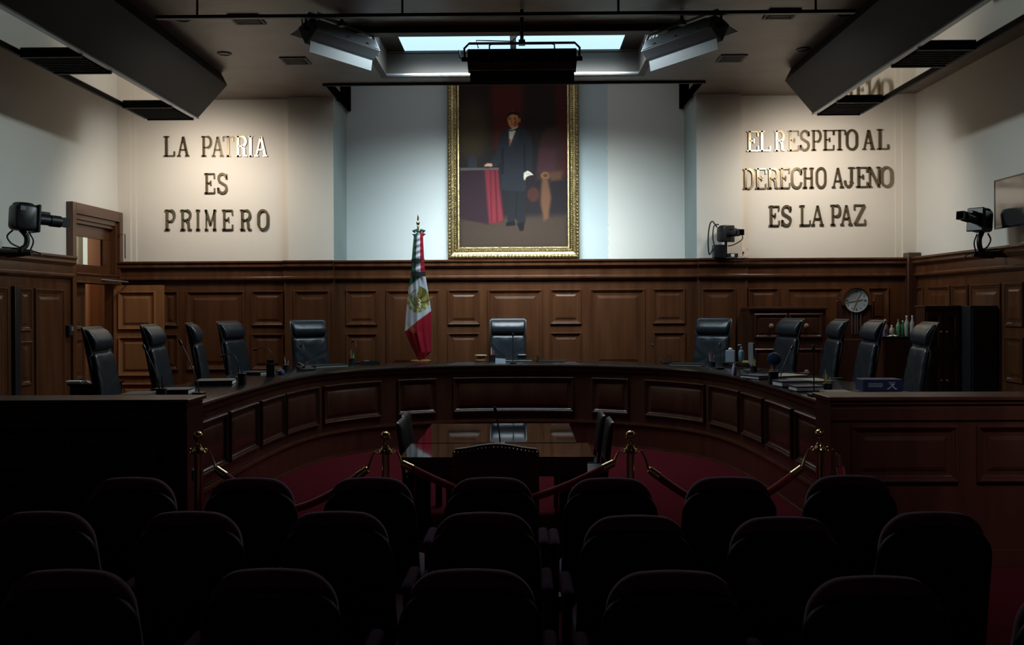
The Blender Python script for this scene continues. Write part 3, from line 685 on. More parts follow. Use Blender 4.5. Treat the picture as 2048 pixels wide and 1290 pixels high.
# ------------------------------------------------------------------ the framed portrait
yp = 14.88
fx0, fx1 = at(896, 500, y=yp).x, at(1159, 500, y=yp).x
fz0 = at(1028, 517, y=yp).z; fz1 = 5.80
pic = thing('framed_painting', 'tall gilt framed oil portrait of a standing man in a dark suit', 'painting', (0.5 * (fx0 + fx1), yp, fz0))
mpp = lambda u, v, d: Vector((u, yp - d, v))
part('frame', MB().panel(mpp, fx0, fx1, fz0, fz1, [(0, -.06), (0, .05), (.015, .075), (.035, .085), (.055, .075), (.065, .05), (.10, .035), (.115, .05), (.135, .055), (.15, .045), (.165, .02), (.185, .018), (.195, .004), (.20, -.02)]), gold, pic, world=True, smooth=30)
def bead_row(a, b_, n, r):
    for i in range(n):
        p = Vector(a).lerp(Vector(b_), (i + .5) / n); mb.ball(p, r, 6, (1, .8, 1))
for ins, dd, r, st_ in ((.035, .082, .022, .056), (.125, .052, .013, .034)):
    mb = MB(); x0, x1, z0, z1 = fx0 + ins, fx1 - ins, fz0 + ins, fz1 - ins
    bead_row((x0, yp - dd, z0), (x1, yp - dd, z0), int((x1 - x0) / st_), r)
    bead_row((x0, yp - dd, z0), (x0, yp - dd, z1), int((z1 - z0) / st_), r); bead_row((x1, yp - dd, z0), (x1, yp - dd, z1), int((z1 - z0) / st_), r)
    part('beading', mb, gold, pic, world=True, smooth=60)
# the canvas: colours of the oil painting, worked out on a fine grid in picture units (0-730 across, 0-1100 down)
def sst(a, b_, x):
    t = min(1, max(0, (x - a) / (b_ - a))); return t * t * (3 - 2 * t)
def inpoly(x, y, P):
    """signed distance-like value of a polygon (positive inside)"""
    d = 1e9; ins = False; k = len(P)
    for i in range(k):
        x0, y0 = P[i]; x1, y1 = P[(i + 1) % k]
        dx, dy = x1 - x0, y1 - y0; t = max(0, min(1, ((x - x0) * dx + (y - y0) * dy) / (dx * dx + dy * dy)))
        d = min(d, math.hypot(x - x0 - t * dx, y - y0 - t * dy))
        if (y0 > y) != (y1 > y) and x < (x1 - x0) * (y - y0) / (y1 - y0) + x0: ins = not ins
    return d if ins else -d
def ell(x, y, cx, cy, rx, ry): return (1 - math.hypot((x - cx) / rx, (y - cy) / ry)) * min(rx, ry)
SHP = [  # (polygon or ellipse, colour, softness)  drawn in order
    ([(0, 420), (0, 950), (730, 950), (730, 420)], (34, 30, 34), 120),
    ([(0, 900), (730, 880), (730, 1100), (0, 1100)], (62, 52, 46), 60),
    (('e', 90, 300, 110, 190), (66, 56, 40), 130),
    ([(215, -20), (430, -20), (420, 420), (235, 430)], (74, 30, 24), 70),
    ([(650, -20), (740, -20), (740, 640), (680, 600)], (66, 28, 26), 50),
    ([(560, 330), (600, 285), (680, 270), (700, 420), (690, 640), (520, 640), (530, 460)], (58, 38, 38), 40),
    ([(545, 430), (660, 430), (650, 590), (525, 590)], (66, 42, 48), 25),
    ([(8, 562), (262, 560), (285, 700), (300, 920), (200, 945), (10, 905)], (46, 32, 40), 12),
    ([(170, 566), (262, 562), (272, 700), (296, 915), (262, 930), (200, 940)], (112, 42, 52), 22),
    ([(235, 566), (246, 566), (262, 925), (248, 930)], (86, 28, 38), 8),
    ([(205, 570), (215, 570), (222, 925), (210, 930)], (90, 30, 40), 8),
    ([(5, 556), (266, 556), (268, 570), (5, 574)], (88, 82, 88), 6),
    ([(60, 480), (90, 470), (115, 485), (120, 555), (60, 555)], (48, 50, 58), 8),
    (('e', 582, 612, 32, 26), (118, 88, 62), 16), (('e', 582, 612, 16, 12), (78, 50, 36), 8),
    ([(560, 630), (600, 640), (620, 760), (600, 905), (570, 920), (548, 800), (552, 700)], (98, 70, 54), 26),
    ([(600, 590), (700, 580), (690, 640), (620, 650)], (82, 58, 46), 30),
    (('e', 500, 740, 40, 50), (66, 40, 36), 20),
    ([(320, 660), (440, 660), (448, 800), (446, 930), (400, 940), (376, 900), (366, 930), (324, 925), (330, 800)], (31, 33, 38), 5),
    ([(384, 700), (390, 700), (386, 900), (380, 900)], (22, 23, 28), 5),
    ([(314, 930), (372, 920), (378, 950), (312, 956)], (22, 21, 22), 5), ([(385, 935), (440, 930), (432, 985), (408, 990)], (22, 21, 22), 5),
    ([(296, 300), (340, 284), (400, 282), (452, 300), (484, 340), (498, 440), (492, 580), (442, 590), (450, 700), (440, 720), (300, 712), (284, 690), (282, 520), (250, 545), (206, 552), (196, 540), (246, 470), (270, 360)], (38, 41, 49), 5),
    ([(436, 400), (446, 400), (448, 580), (438, 580)], (26, 27, 33), 6), ([(284, 430), (300, 420), (300, 600), (284, 600)], (26, 27, 33), 8),
    ([(336, 296), (384, 288), (392, 300), (350, 400), (338, 408)], (196, 188, 176), 4),
    ([(340, 360), (352, 360), (346, 412), (338, 408)], (150, 92, 60), 5),
    ([(388, 292), (410, 330), (350, 420), (340, 412)], (46, 50, 58), 4), ([(334, 296), (326, 340), (338, 412), (332, 415)], (46, 50, 58), 4),
    ([(336, 296), (360, 300), (388, 286), (392, 302), (362, 306), (338, 308)], (24, 24, 28), 3),
    (('e', 372, 272, 26, 20), (206, 196, 184), 5),
    (('e', 366, 230, 38, 56), (176, 118, 74), 5), (('e', 356, 236, 22, 44), (192, 132, 84), 14),
    (('e', 408, 232, 9, 16), (160, 100, 62), 3),
    ([(326, 216), (330, 190), (350, 176), (384, 174), (406, 188), (414, 216), (404, 224), (398, 202), (372, 194), (344, 198), (334, 214)], (30, 22, 18), 4),
    ([(334, 219), (352, 216), (352, 221), (335, 223)], (70, 42, 28), 3), ([(368, 217), (388, 219), (387, 223), (368, 221)], (70, 42, 28), 3),
    (('e', 344, 227, 5, 3), (50, 32, 24), 2), (('e', 378, 228, 5, 3), (50, 32, 24), 2),
    ([(355, 224), (360, 224), (358, 250), (350, 252), (350, 247)], (128, 80, 50), 3), ([(346, 262), (370, 262), (368, 267), (348, 267)], (110, 56, 44), 3),
    (('e', 382, 258, 14, 22), (140, 86, 54), 8),
    ([(168, 540), (190, 525), (218, 527), (226, 540), (206, 556), (176, 556)], (190, 150, 126), 5), (('e', 190, 553, 28, 6), (60, 36, 34), 4),
    ([(438, 592), (462, 578), (484, 590), (500, 606), (470, 612), (452, 622), (440, 648), (434, 620)], (206, 200, 192), 4),
    ([(452, 596), (480, 600), (478, 604), (452, 602)], (150, 146, 144), 3),
]
rnd = random.Random(3)
def canvas_col(x, y):
    c = [40 - 6 * sst(0, 700, y), 28 + 2 * sst(0, 700, y), 26 + 2 * sst(0, 600, y)]
    for shp, col, soft in SHP:
        if shp[0] == 'e': d = ell(x, y, *shp[1:])
        else:
            if not (min(p[0] for p in shp) - soft < x < max(p[0] for p in shp) + soft and min(p[1] for p in shp) - soft < y < max(p[1] for p in shp) + soft): continue
            d = inpoly(x, y, shp)
        a = sst(-soft / 2, soft / 2, d)
        if a > 0: c = [p + (q - p) * a for p, q in zip(c, col)]
    g = rnd.uniform(-2, 2)
    return [max(0, v + g) for v in c]
cxa, cxb, cza = fx0 + .19, fx1 - .19, fz0 + .19
czb = fz1 - .19
top_units = -(czb - at(1028, 172, y=yp).z) / (cxb - cxa) * 730      # picture units above the seen part
gu, gv = 150, 250
mb = MB().grid(lambda u, v: Vector((cxa + (cxb - cxa) * u, yp - .002, czb + (cza - czb) * v)), gu, gv)
cv = part('canvas', mb, vcol_mat('oil_paint', .65, bump=((60, 60, 60), .1), spec=.12), pic, world=True, smooth=0)
ca = cv.data.color_attributes.new('col', 'FLOAT_COLOR', 'POINT')
for j in range(gv + 1):
    for i in range(gu + 1):
        yv = top_units + (1095 - top_units) * j / gv
        c = lin(*canvas_col(730 * i / gu, yv)); ca.data[j * (gu + 1) + i].color = (min(1, c[0] * 1.05), min(1, c[1] * 1.0), min(1, c[2] * .90), 1)

# ------------------------------------------------------------------ the flag on its pole
yf = 13.10
fl = thing('flag_on_stand', 'green white and red national flag hanging from a pole, topped by a bow', 'flag', (at(840, 722, y=yf).x, yf, ZT))
pole_b, pole_t = at(842, 722, y=yf), at(836, 462, y=yf)
part('base', MB().lathe([(0, .001), (.145, .001), (.148, .02), (.12, .035), (.04, .045), (.03, .09), (0, .09)], (pole_b.x, yf, ZT), 32), wood_l, fl, world=True)
part('pole', MB().cyl((pole_b.x, yf, ZT + .05), (pole_t.x, yf, pole_t.z + .06), .014), brass, fl, world=True)
ft = Vector((pole_t.x, yf, pole_t.z + .06))
part('finial', MB().lathe([(.012, 0), (.018, .01), (.012, .02), (.024, .045), (.026, .055), (.012, .075), (.008, .09), (.014, .11), (.009, .15), (0, .18)], ft, 14), brass, fl, world=True)
def prof_l(y):  # outline of the hanging cloth in the photograph
    return [(462, 833), (470, 828), (515, 824), (545, 823), (572, 818), (600, 815), (630, 812), (662, 810), (690, 822), (722, 838)], [(462, 841), (470, 846), (515, 848), (545, 850), (580, 856), (610, 861), (622, 863), (660, 863), (704, 862), (722, 845)]
def interp(T, y):
    for (a, p), (b_, q) in zip(T, T[1:]):
        if y <= b_: return p + (q - p) * max(0, (y - a) / (b_ - a))
    return T[-1][1]
TL, TR = prof_l(0)
CG, CWh, CRd, CGold = lin(16, 84, 66), lin(190, 194, 200), lin(150, 26, 44), lin(172, 150, 70)
def flag_px(px, py):
    g0 = 558 + (838 - px) * .8            # green above this line on the fly side
    if py < g0 and px < 845: c = CG
    elif py < 663 - (px - 810) * .78: c = CWh
    else: c = CRd
    # the arms in gold and green thread
    ex, ey = (px - 837) / 23, (py - 598) / 27
    r = math.hypot(ex, ey); an = math.degrees(math.atan2(ey, ex))
    if c is CWh:
        if .78 < r < 1.02 and (20 < an < 180 or -180 < an < -150):
            c = lin(120, 130, 84) if int(an / 14) % 2 else lin(186, 178, 120)
        elif r < .95 and ex + .25 * ey > -.1 and ey < .75: c = lin(150, 134, 62) if (int((an + r * 60) / 17) % 3) else lin(84, 84, 44)
        elif .45 < r < .62 and (an > 100 or an < -150): c = lin(96, 120, 80)
        elif r < .40 and ey > -.1: c = lin(160, 148, 80)
        elif .62 < r < .72 and an < -95: c = lin(120, 116, 66)
        elif ((px - 826) / 4) ** 2 + ((py - 606) / 9) ** 2 < 1: c = lin(196, 190, 170)
        if abs(px - 842 - 1.4 * math.sin(py * .9)) < 1.2 and 598 < py < 616: c = lin(230, 230, 225)
    return c
gu, gv = 64, 260
def cloth(u, v):
    py = 463 + (722 - 463) * v; l, r = interp(TL, py), interp(TR, py)
    px = l + (r - l) * u
    p = at(px, py, y=yf)
    dep = .05 * sst(460, 560, py) + .06
    fold = .022 * math.sin(u * 11 + v * 3.0) + .016 * math.sin(u * 23 - v * 5) * sst(.2, .5, v) + .012 * math.sin(u * 5 + v * 14)
    bulge = math.sin(PI * u)
    q = Vector((p.x, yf - .02 - dep * bulge - fold * (.3 + .7 * sst(0, .35, v)) * min(1, 4 * min(u, 1 - u) + .15), p.z))
    return q
mb = MB().grid(cloth, gu, gv)
fc = part('cloth', mb, vcol_mat('satin_cloth', .34, spec=.6), fl, world=True, smooth=80)
sd = fc.modifiers.new('thickness', 'SOLIDIFY'); sd.thickness = .003
ca = fc.data.color_attributes.new('col', 'FLOAT_COLOR', 'POINT')
for j in range(gv + 1):
    for i in range(gu + 1):
        py = 463 + (722 - 463) * j / gv; l, r = interp(TL, py), interp(TR, py)
        ca.data[j * (gu + 1) + i].color = (*flag_px(l + (r - l) * i / gu, py), 1)
# tricolour ribbon with black mourning ties, and the bow
def rib(u, v):
    py = 465 + (544 - 465) * v; l = interp(TL, py) + .5; r = interp(TR, py) - .5
    p = at(l + (r - l) * u, py, y=yf - .15)
    return Vector((p.x, yf - .115 - .045 * math.sin(PI * u) - .006 * math.sin(v * 40 + u * 4) * math.sin(PI * u), p.z))
gu, gv = 24, 50
rb = part('ribbon', MB().grid(rib, gu, gv), vcol_mat('satin_cloth', .34), fl, world=True, smooth=80)
ca = rb.data.color_attributes.new('col', 'FLOAT_COLOR', 'POINT')
for j in range(gv + 1):
    for i in range(gu + 1):
        u = i / gu; c = CG if u < .30 else (CWh if u < .68 else CRd)
        ca.data[j * (gu + 1) + i].color = (*c, 1)
cloth_k = mat('black_crepe', (.008, .008, .010), .8)
for ya, yb_ in ((518, 526), (544, 553)):
    l, r = interp(TL, ya) - 1, interp(TR, ya) + 1
    z1, z0 = at(836, ya, y=yf - .1).z, at(836, yb_, y=yf - .1).z
    part('tie', MB().grid(lambda u, v: Vector((at(l + (r - l) * u, 540, y=yf - .1).x, yf - .10 - .075 * math.sin(PI * u), z0 + (z1 - z0) * v)), 12, 2), cloth_k, fl, world=True)
bw = at(838, 466, y=yf - .08)
sat = [mat('green_satin', CG, .35), mat('white_satin', CWh, .35), mat('red_satin', CRd, .35)]
for k, (sg, mt) in enumerate(((-1, sat[0]), (1, sat[0]), (-1, sat[1]), (1, sat[2]))):
    up = .03 if k < 2 else -.02
    pth = [(bw.x, bw.y, bw.z), (bw.x + sg * .035, bw.y - .03, bw.z + up + .01), (bw.x + sg * .085, bw.y - .02, bw.z + up), (bw.x + sg * .04, bw.y - .01, bw.z + up - .03), (bw.x, bw.y, bw.z - .01)]
    part('bow_loop', MB().tube(pth, [.010, .020, .014, .016, .008], 8), mt, fl, world=True, smooth=70)
# gold letters along the lower edge of the white band
mb = MB()
A, B = at(813.5, 643, y=yf - .1), at(831, 665, y=yf - .1)
dv = Vector((B.x - A.x, B.z - A.z)); nvv = Vector((-dv.y, dv.x)).normalized() * .042
word = 'JUSTICIA'
for i, ch in enumerate(word):
    o2 = dv * (i / len(word))
    def MM(x, z, e, o2=o2): 
        return Vector((A.x + o2.x + dv.x / len(word) * x + nvv.x * (z - .5), yf - .125 - .004 * e - .04 * ((i + x) / len(word)), A.z + o2.y + dv.y / len(word) * x + nvv.y * (z - .5)))
    for kind, pts in GLY[ch]:
        stroke(mb, [(.08 + p[0] * .74, p[1]) for p in pts], .07, MM)
part('gold_lettering', mb, mat('gold_thread', CGold, .4, .6), fl, world=True, smooth=0)

# ------------------------------------------------------------------ judges' chairs
def build_judge_chair():
    t = thing('judge_chair', 'x', 'chair')
    tilt = R_(9)
    def lean(x, z, d, z0=.50, y0=.22):       # d forwards (to -y); leaning back about the seat line
        return Vector((x, y0 + (z - z0) * math.sin(tilt) - d * math.cos(tilt), z0 + (z - z0) * math.cos(tilt) - d * math.sin(tilt) * .3))
    ol = resample(rrect(.56, .60, .05, 0, .50, 5, .50), .03)
    bulge = [(0.02, -.008), (0, 0), (0, .025), (.012, .042), (.035, .050), (.35, .046), (.65, .040), (.9, .038)]
    def mpb(x, z, d):
        w = .0025 * math.sin(x * 30 + z * 34) + .002 * math.sin(z * 61 - x * 23)
        return lean(x, z, d + (w if d > .035 else 0) + .02 * math.cos((z - .8) * 3))
    part('backrest', MB().pad(ol, bulge, mpb), leather, t, smooth=70)
    hl = resample(rrect(.50, .205, .03, 0, 1.125, 5, .52), .03)
    def mph(x, z, d):                         # the headrest rolls forward at the top and is hollowed along its width
        v = (z - 1.125) / .205
        return lean(x, z, d + .004 + .034 * math.sin(PI * min(1, max(0, v))) * (1 if d > .015 else .2) - .035 * v * v + .016)
    part('headrest', MB().pad(hl, [(.010, -.004), (0, .002), (0, .014), (.010, .028), (.026, .034), (.4, .035), (.75, .034), (.93, .033)], mph), leather, t, smooth=70)
    bk = resample(rrect(.525, .83, .04, 0, .52, 5, .545), .04)
    def mpk(x, z, d):
        v = max(0, (z - 1.1) / .25)
        return lean(x, z, d - .016 - .035 * v * v + .028 * (abs(x) / .27) ** 4 * (1 if z > 1.1 else 0) + .02 * math.cos((z - .8) * 3))
    part('back_shell', MB().pad(bk, [(.01, -.012), (0, -.006), (0, .006), (.01, .012), (.4, .012), (.8, .012)], mpk), black, t, smooth=60)
    so = resample(rrect(.54, .52, .07, 0, 0, 5), .04)
    part('seat', MB().pad(so, [(.03, 0), (0, .02), (0, .06), (.02, .085), (.05, .095), (.4, .10), (.8, .10)], lambda x, z, d: Vector((x, z - .30, .42 + d - .02 * (1 if z < .05 else 0)))), leather, t, smooth=70)
    for sg in (-1, 1):
        a = part('armrest', MB().pad(resample(rrect(.085, .30, .04, 0, 0, 5), .03), [(.01, 0), (0, .008), (0, .022), (.01, .03), (.5, .032)], lambda x, z, d: Vector((sg * .325 + x, z - .20, .63 + d))), black, t, smooth=60)
        part('arm_post', MB().tube([(sg * .27, -.02, .46), (sg * .325, -.02, .47), (sg * .325, -.04, .629)], [.022, .022, .03], 8), black, a)
    part('column', MB().lathe([(.035, .10), (.035, .26), (.025, .26), (.025, .38), (.09, .40), (.09, .425), (0, .425)], n=16), black, t)
    for k in range(5):
        an = 2 * PI * k / 5 + .3; d = Vector((math.cos(an), math.sin(an), 0))
        l = part('base_leg', MB().tube([d * .03 + Vector((0, 0, .125)), d * .30 + Vector((0, 0, .075))], [.026, .018], 8), black, t)
        part('castor', MB().cyl(d * .30 + d.cross(Vector((0, 0, 1))) * .02 + Vector((0, 0, .031)), d * .30 - d.cross(Vector((0, 0, 1))) * .02 + Vector((0, 0, .031)), .029, n=14).cyl(d * .30 + Vector((0, 0, .031)), d * .30 + Vector((0, 0, .075)), .008, n=8), black, l)
    return t
JC = [  # column in the photo, depth, turn, label
    (1016, 13.72, 0, 'black leather high-back chair facing the well squarely, at the middle of the bench'),
    (617, 13.12, 37, 'black leather high-back chair turned slightly, nearest the flag on the door side'),
    (462, 12.25, 76, 'black leather high-back chair, second along the bench from the flag towards the door'),
    (388, 11.1, 101, 'black leather high-back chair seen nearly edge-on, third from the flag towards the door'),
    (306, 10.1, 94, 'black leather high-back chair before the open door leaf, fourth from the flag'),
    (194, 9.02, 95, 'black leather high-back chair beside the low side table, end of the door side row'),
    (1427, 13.12, -38, 'black leather high-back chair beneath the camera on the ledge'),
    (1580, 12.35, -74, 'black leather high-back chair in front of the dark chest of drawers'),
    (1675, 11.45, -91, 'black leather high-back chair seen side-on between chest and longcase clock'),
    (1746, 10.6, -91, 'black leather high-back chair in front of the clock, nearest the bottles'),
    (1850, 9.35, -96, 'black leather high-back chair behind the blue printed box, end of the clock side row')]
jc0 = build_judge_chair(); jc0.name = 'judge_chair'
for i, (px, yy, rz, lb) in enumerate(JC):
    p = at(px, 660, y=yy); loc = (p.x + .33 * math.sin(R_(rz)), yy - .33 * math.cos(R_(rz)), ZD)      # px, yy: the headrest
    if i == 0: jc0.location = loc; jc0['label'] = lb; jc0['group'] = "judges' chairs around the bench"
    else: dup(jc0, loc, R_(rz), lb)

# ------------------------------------------------------------------ theatre seats of the public
def build_seat():
    t = thing('theatre_seat', 'x', 'seat')
    tilt = R_(12)
    lean = lambda x, z, d: Vector((x, -.02 - (z - .42) * math.sin(tilt) + d, z))
    sh = resample(rrect(.50, .60, .10, 0, .30, 8, .475), .03)
    arch = lambda x, z: z + (.035 * (1 - (x / .26) ** 2) if z > .6 else 0)
    part('back_shell', MB().pad(sh, [(.03, -.020), (.008, -.016), (0, -.004), (0, .012), (.4, .012), (.8, .012)], lambda x, z, d: lean(x, arch(x, z) - .012, d)), shell_m, t, smooth=60)
    cu = resample(rrect(.47, .60, .11, 0, .34, 8, .43), .03)
    part('backrest', MB().pad(cu, [(.02, .0125), (0, .025), (0, .06), (.015, .085), (.04, .098), (.4, .108), (.8, .112)], lambda x, z, d: lean(x, arch(x, z) + .004, d)), fabric, t, smooth=70)
    so = resample(rrect(.47, .46, .07, 0, 0, 5), .04)
    part('seat_cushion', MB().pad(so, [(.02, 0), (0, .02), (0, .08), (.02, .11), (.05, .12), (.4, .125), (.8, .125)], lambda x, z, d: Vector((x, z + .10, .32 + d))), fabric, t, smooth=70)
    for sg in (-1, 1):
        a = part('armrest', MB().pad(resample(rrect(.055, .34, .027, 0, 0, 4), .03), [(.01, 0), (0, .01), (0, .03), (.01, .04), (.5, .042)], lambda x, z, d: Vector((sg * .273 + x, z + .08, .565 + d))), mat('dark_arm_fabric', (.05, .022, .036), .95, spec=.1), t, smooth=60)
        part('side_panel', MB().box(sg * .273 - .018, sg * .273 + .018, .10, .36, .0, .564), shell_m, a, smooth=0, bevel=.006)
    part('seat_beam', MB().box(-.254, .254, .16, .24, .22, .30), black, t, smooth=0)
    return t
seat0 = build_seat()
names = ['first', 'second', 'third', 'fourth', 'fifth', 'sixth', 'seventh']
rows = [  # (label of row, depth of the seat tops, [(centre column, top row)])
    ('front', 4.86, [(268, 962), (505, 963), (742, 962), (982, 962), (1219, 963), (1455, 961), (1695, 958)]),
    ('middle', 4.03, [(92, 1031), (384, 1031), (676, 1031), (968, 1033), (1270, 1039), (1564, 1042), (1861, 1032)]),
    ('back', 3.17, [(145, 1149), (548, 1147), (942, 1148), (1342, 1151), (1744, 1162), (2170, 1183)])]
first = True
for rn, yy, cols in rows:
    for i, (px, py) in enumerate(cols):
        p = at(px, py, z=.955)
        loc = (p.x, p.y + .06, 0)
        n = len(cols)
        side = ('behind the end of the barrier' if rn == 'front' and i == 0 else '')
        lb = f'burgundy theatre seat seen from behind, {rn} row, {names[i]} from the left end' if i < n - 1 else f'burgundy theatre seat seen from behind, {rn} row, at its right end'
        if first: seat0.location = loc; seat0['label'] = lb; seat0['group'] = 'theatre seats of the public'; first = False
        else: dup(seat0, loc, 0, lb)

# ------------------------------------------------------------------ stanchions and ropes
def build_stanchion():
    t = thing('rope_stanchion', 'x', 'stanchion')
    part('base', MB().lathe([(0, .001), (.16, .001), (.16, .012), (.14, .028), (.05, .045), (.03, .06), (0, .06)], n=28), brass, t)
    part('pole', MB().lathe([(.026, .05), (.026, .90), (.0, .90)], n=18), brass, t)
    part('collar', MB().lathe([(.027, .845), (.045, .85), (.05, .862), (.045, .874), (.030, .885), (.022, .905), (.016, .93), (.02, .94), (.0, .945)], n=20), brass, t)
    part('ball', MB().ball((0, 0, .968), .034, 20), brass, t)
    for a in (0, PI / 2, PI, -PI / 2):
        c = Vector((math.cos(a) * .052, math.sin(a) * .052, .866))
        part('hook', MB().tube([c + Vector((math.cos(a) * .012 * math.sin(q), math.sin(a) * .012 * math.sin(q), .014 * math.cos(q))) for q in [2 * PI * k / 10 for k in range(10)]], .004, 6, True), brass, t)
    return t
SP = []
st0 = build_stanchion()
for i, (px, py, lb) in enumerate(((771, 869, 'brass rope stanchion in front of the tables, on the flag side'), (1261, 869, 'brass rope stanchion in front of the tables, on the clock side'),
                                  (396, 863, 'brass rope stanchion standing beside the shadowed barrier'), (1640, 852, 'brass rope stanchion standing beside the barrier with shining mouldings'))):
    yy = 6.28 if i < 2 else 6.33
    p = at(px, 900, y=yy); top = at(px, py, y=yy).z
    s = st0 if i == 0 else dup(st0, (0, 0, 0), 0)
    s.location = (p.x, yy, 0); s['label'] = lb; s['group'] = 'brass rope stanchions'
    SP.append(Vector((p.x, yy, 0)))
A1, A2, A0, A3 = SP
def rope(label, p, q, zlow, free=False):
    t = thing('barrier_rope', label, 'rope', (p + q) / 2 if not free else p, 0, 'red velvet barrier ropes')
    t.location.z = .6
    p = Vector((p.x, p.y, .85)); q = Vector((q.x, q.y, .85 if not free else zlow))
    d = (q - p); d.z = 0; d.normalize()
    path = []
    n = 28
    for i in range(n + 1):
        u = i / n; c = p.lerp(q, u)
        if not free: c.z = .85 - (.85 - zlow) * (1 - abs(2 * u - 1) ** 1.5)
        else: c = p + d * (.12 + .08 * u) + Vector((0, 0, -.015 - (.85 - zlow) * u))
        path.append(c)
    a = max(1, math.ceil(.17 / ((q - p).length / n))) if not free else 3
    path = path[a:n + 1 - (a if not free else 0)]
    part('cord', MB().tube(path, .026, 14), velvet, t, world=True, smooth=60)
    for k, (c, e, hook) in enumerate(((path[0], path[1], p), (path[-1], path[-2], q))):
        if free and k == 1:
            part('end_cap', MB().cyl(c, c + (c - e).normalized() * .06, .028, .024), brass, t, world=True); continue
        dr = (c - e).normalized()
        part('end_cap', MB().cyl(c - dr * .005, c + dr * .075, .029, .025, 14), brass, t, world=True)
        e2 = c + dr * .075
        hk = Vector((hook.x, hook.y, .866)) + (Vector((e2.x, e2.y, 0)) - Vector((hook.x, hook.y, 0))).normalized() * .075
        part('snap_hook', MB().tube([e2, e2.lerp(hk, .5) + Vector((0, 0, .012)), hk], [.010, .007, .006], 8), brass, t, world=True)
rope('red velvet rope sagging between the two stanchions in front of the tables', A1, A2, .52)
rope('red velvet rope between the shadowed barrier stanchion and the flag side stanchion', A0, A1, .47)
rope('red velvet rope rising to the stanchion beside the shining barrier', A2, A3, .45)
rope('red velvet rope hanging straight down beside the shining barrier', A3, A3 + Vector((.10, -.02, 0)), .16, True)

# ------------------------------------------------------------------ tables in the well
def table(x0, x1, y0, y1, label):
    t = thing('table', label, 'table', ((x0 + x1) / 2, (y0 + y1) / 2, 0), 0, 'glass-topped tables in the well')
    part('glass_top', MB().box(x0, x1, y0, y1, .741, .751), glass_top, t, world=True, smooth=0, bevel=.002)
    part('tabletop', MB().box(x0 + .004, x1 - .004, y0 + .004, y1 - .004, .71, .7405), wood_d, t, world=True, smooth=0, bevel=.004)
    part('apron', MB().box(x0 + .05, x1 - .05, y0 + .05, y0 + .075, .60, .709).box(x0 + .05, x1 - .05, y1 - .075, y1 - .05, .60, .709).box(x0 + .05, x0 + .075, y0 + .075, y1 - .075, .60, .709).box(x1 - .075, x1 - .05, y0 + .075, y1 - .075, .60, .709), wood_d, t, world=True, smooth=0)
    for x in (x0 + .07, x1 - .07):
        for y in (y0 + .07, y1 - .07):
            part('leg', MB().box(x - .03, x + .03, y - .03, y + .03, 0.001, .60), wood_d, t, world=True, smooth=0, bevel=.004)
table(-.79, .63, 6.73, 7.405, 'dark glass-topped table nearest the studded chair')
table(-.745, .54, 7.45, 8.66, 'dark glass-topped table set nearer the bench, behind the first table')
def mic(name_lb, base, tip_dir, h, bend, head=True, rz=0):
    """gooseneck microphone: base block, neck rising h and leaning or curving towards tip_dir"""
    t = thing('gooseneck_microphone', name_lb, 'microphone', base, 0, 'gooseneck microphones')
    d = Vector((tip_dir[0], tip_dir[1], 0))
    if d.length: d.normalize()
    part('base', MB().box(-.045, .045, -.06, .06, .001, .022), plastic_b, t, smooth=0, bevel=.006)
    P = []
    for k in range(15):
        u = k / 14
        if bend == 'arch': P.append(Vector((0, 0, .022)) + Vector((0, 0, h * math.sin(min(1, u * 1.15) * PI / 2) - (max(0, u - .75) ** 2) * h * 1.2)) + d * h * .75 * u ** 2.4)
        else: P.append(Vector((0, 0, .022 + h * u)) + d * bend * (u ** 1.4))
    part('neck', MB().tube(P, .0055, 8), plastic_b, t, smooth=60)
    dr = (P[-1] - P[-2]).normalized()
    part('capsule', MB().tube([P[-1], P[-1] + dr * .012, P[-1] + dr * .05, P[-1] + dr * .06], [.006, .013, .013, .008], 12), plastic_b, t, smooth=60)
    return t
mic('thin gooseneck microphone standing on the dark glass tables', (at(1000, 889, z=.752).x, 7.33, .752), (-1, 0), .22, .03)
# studded leather chair seen from behind
cx = at(992, 930, y=6.46).x
t = thing('leather_armchair', 'dark oxblood leather chair with brass studs, seen from behind at the table', 'chair', (cx, 6.53, 0))
ol = resample(rrect(.60, .50, .03, 0, .36, 4), .03)
ar = lambda x, z: z + (.035 * (math.cos(x / .30 * PI) * .5 + .5) if z > .8 else 0)
part('backrest', MB().pad(ol, [(.02, -.03), (0, -.02), (0, .03), (.02, .045), (.4, .05), (.8, .05)], lambda x, z, d: Vector((x, -.05 + d - (z - .4) * .12, ar(x, z)))), leather_br, t, smooth=60)
mb = MB()
for i in range(22):
    x = -.285 + .57 * i / 21; mb.ball((x, -.085 - (.845 - .4) * .12, ar(x, .845) - .005), .0065, 8)
for sg in (-1, 1):
    for i in range(14): mb.ball((sg * .286, -.085 - (.82 - i * .032 - .4) * .12, .82 - i * .032), .0065, 8)
part('studs', mb, brass, t)
part('seat', MB().box(-.29, .29, 0, .30, .36, .46), leather_br, t, bevel=.03, smooth=60)
for sx_ in (-1, 1):
    for y in (-.05, .27):
        part('leg', MB().box(sx_ * .26 - .022, sx_ * .26 + .022, y - .022, y + .022, .001, .36), wood_d, t, smooth=0, bevel=.003)
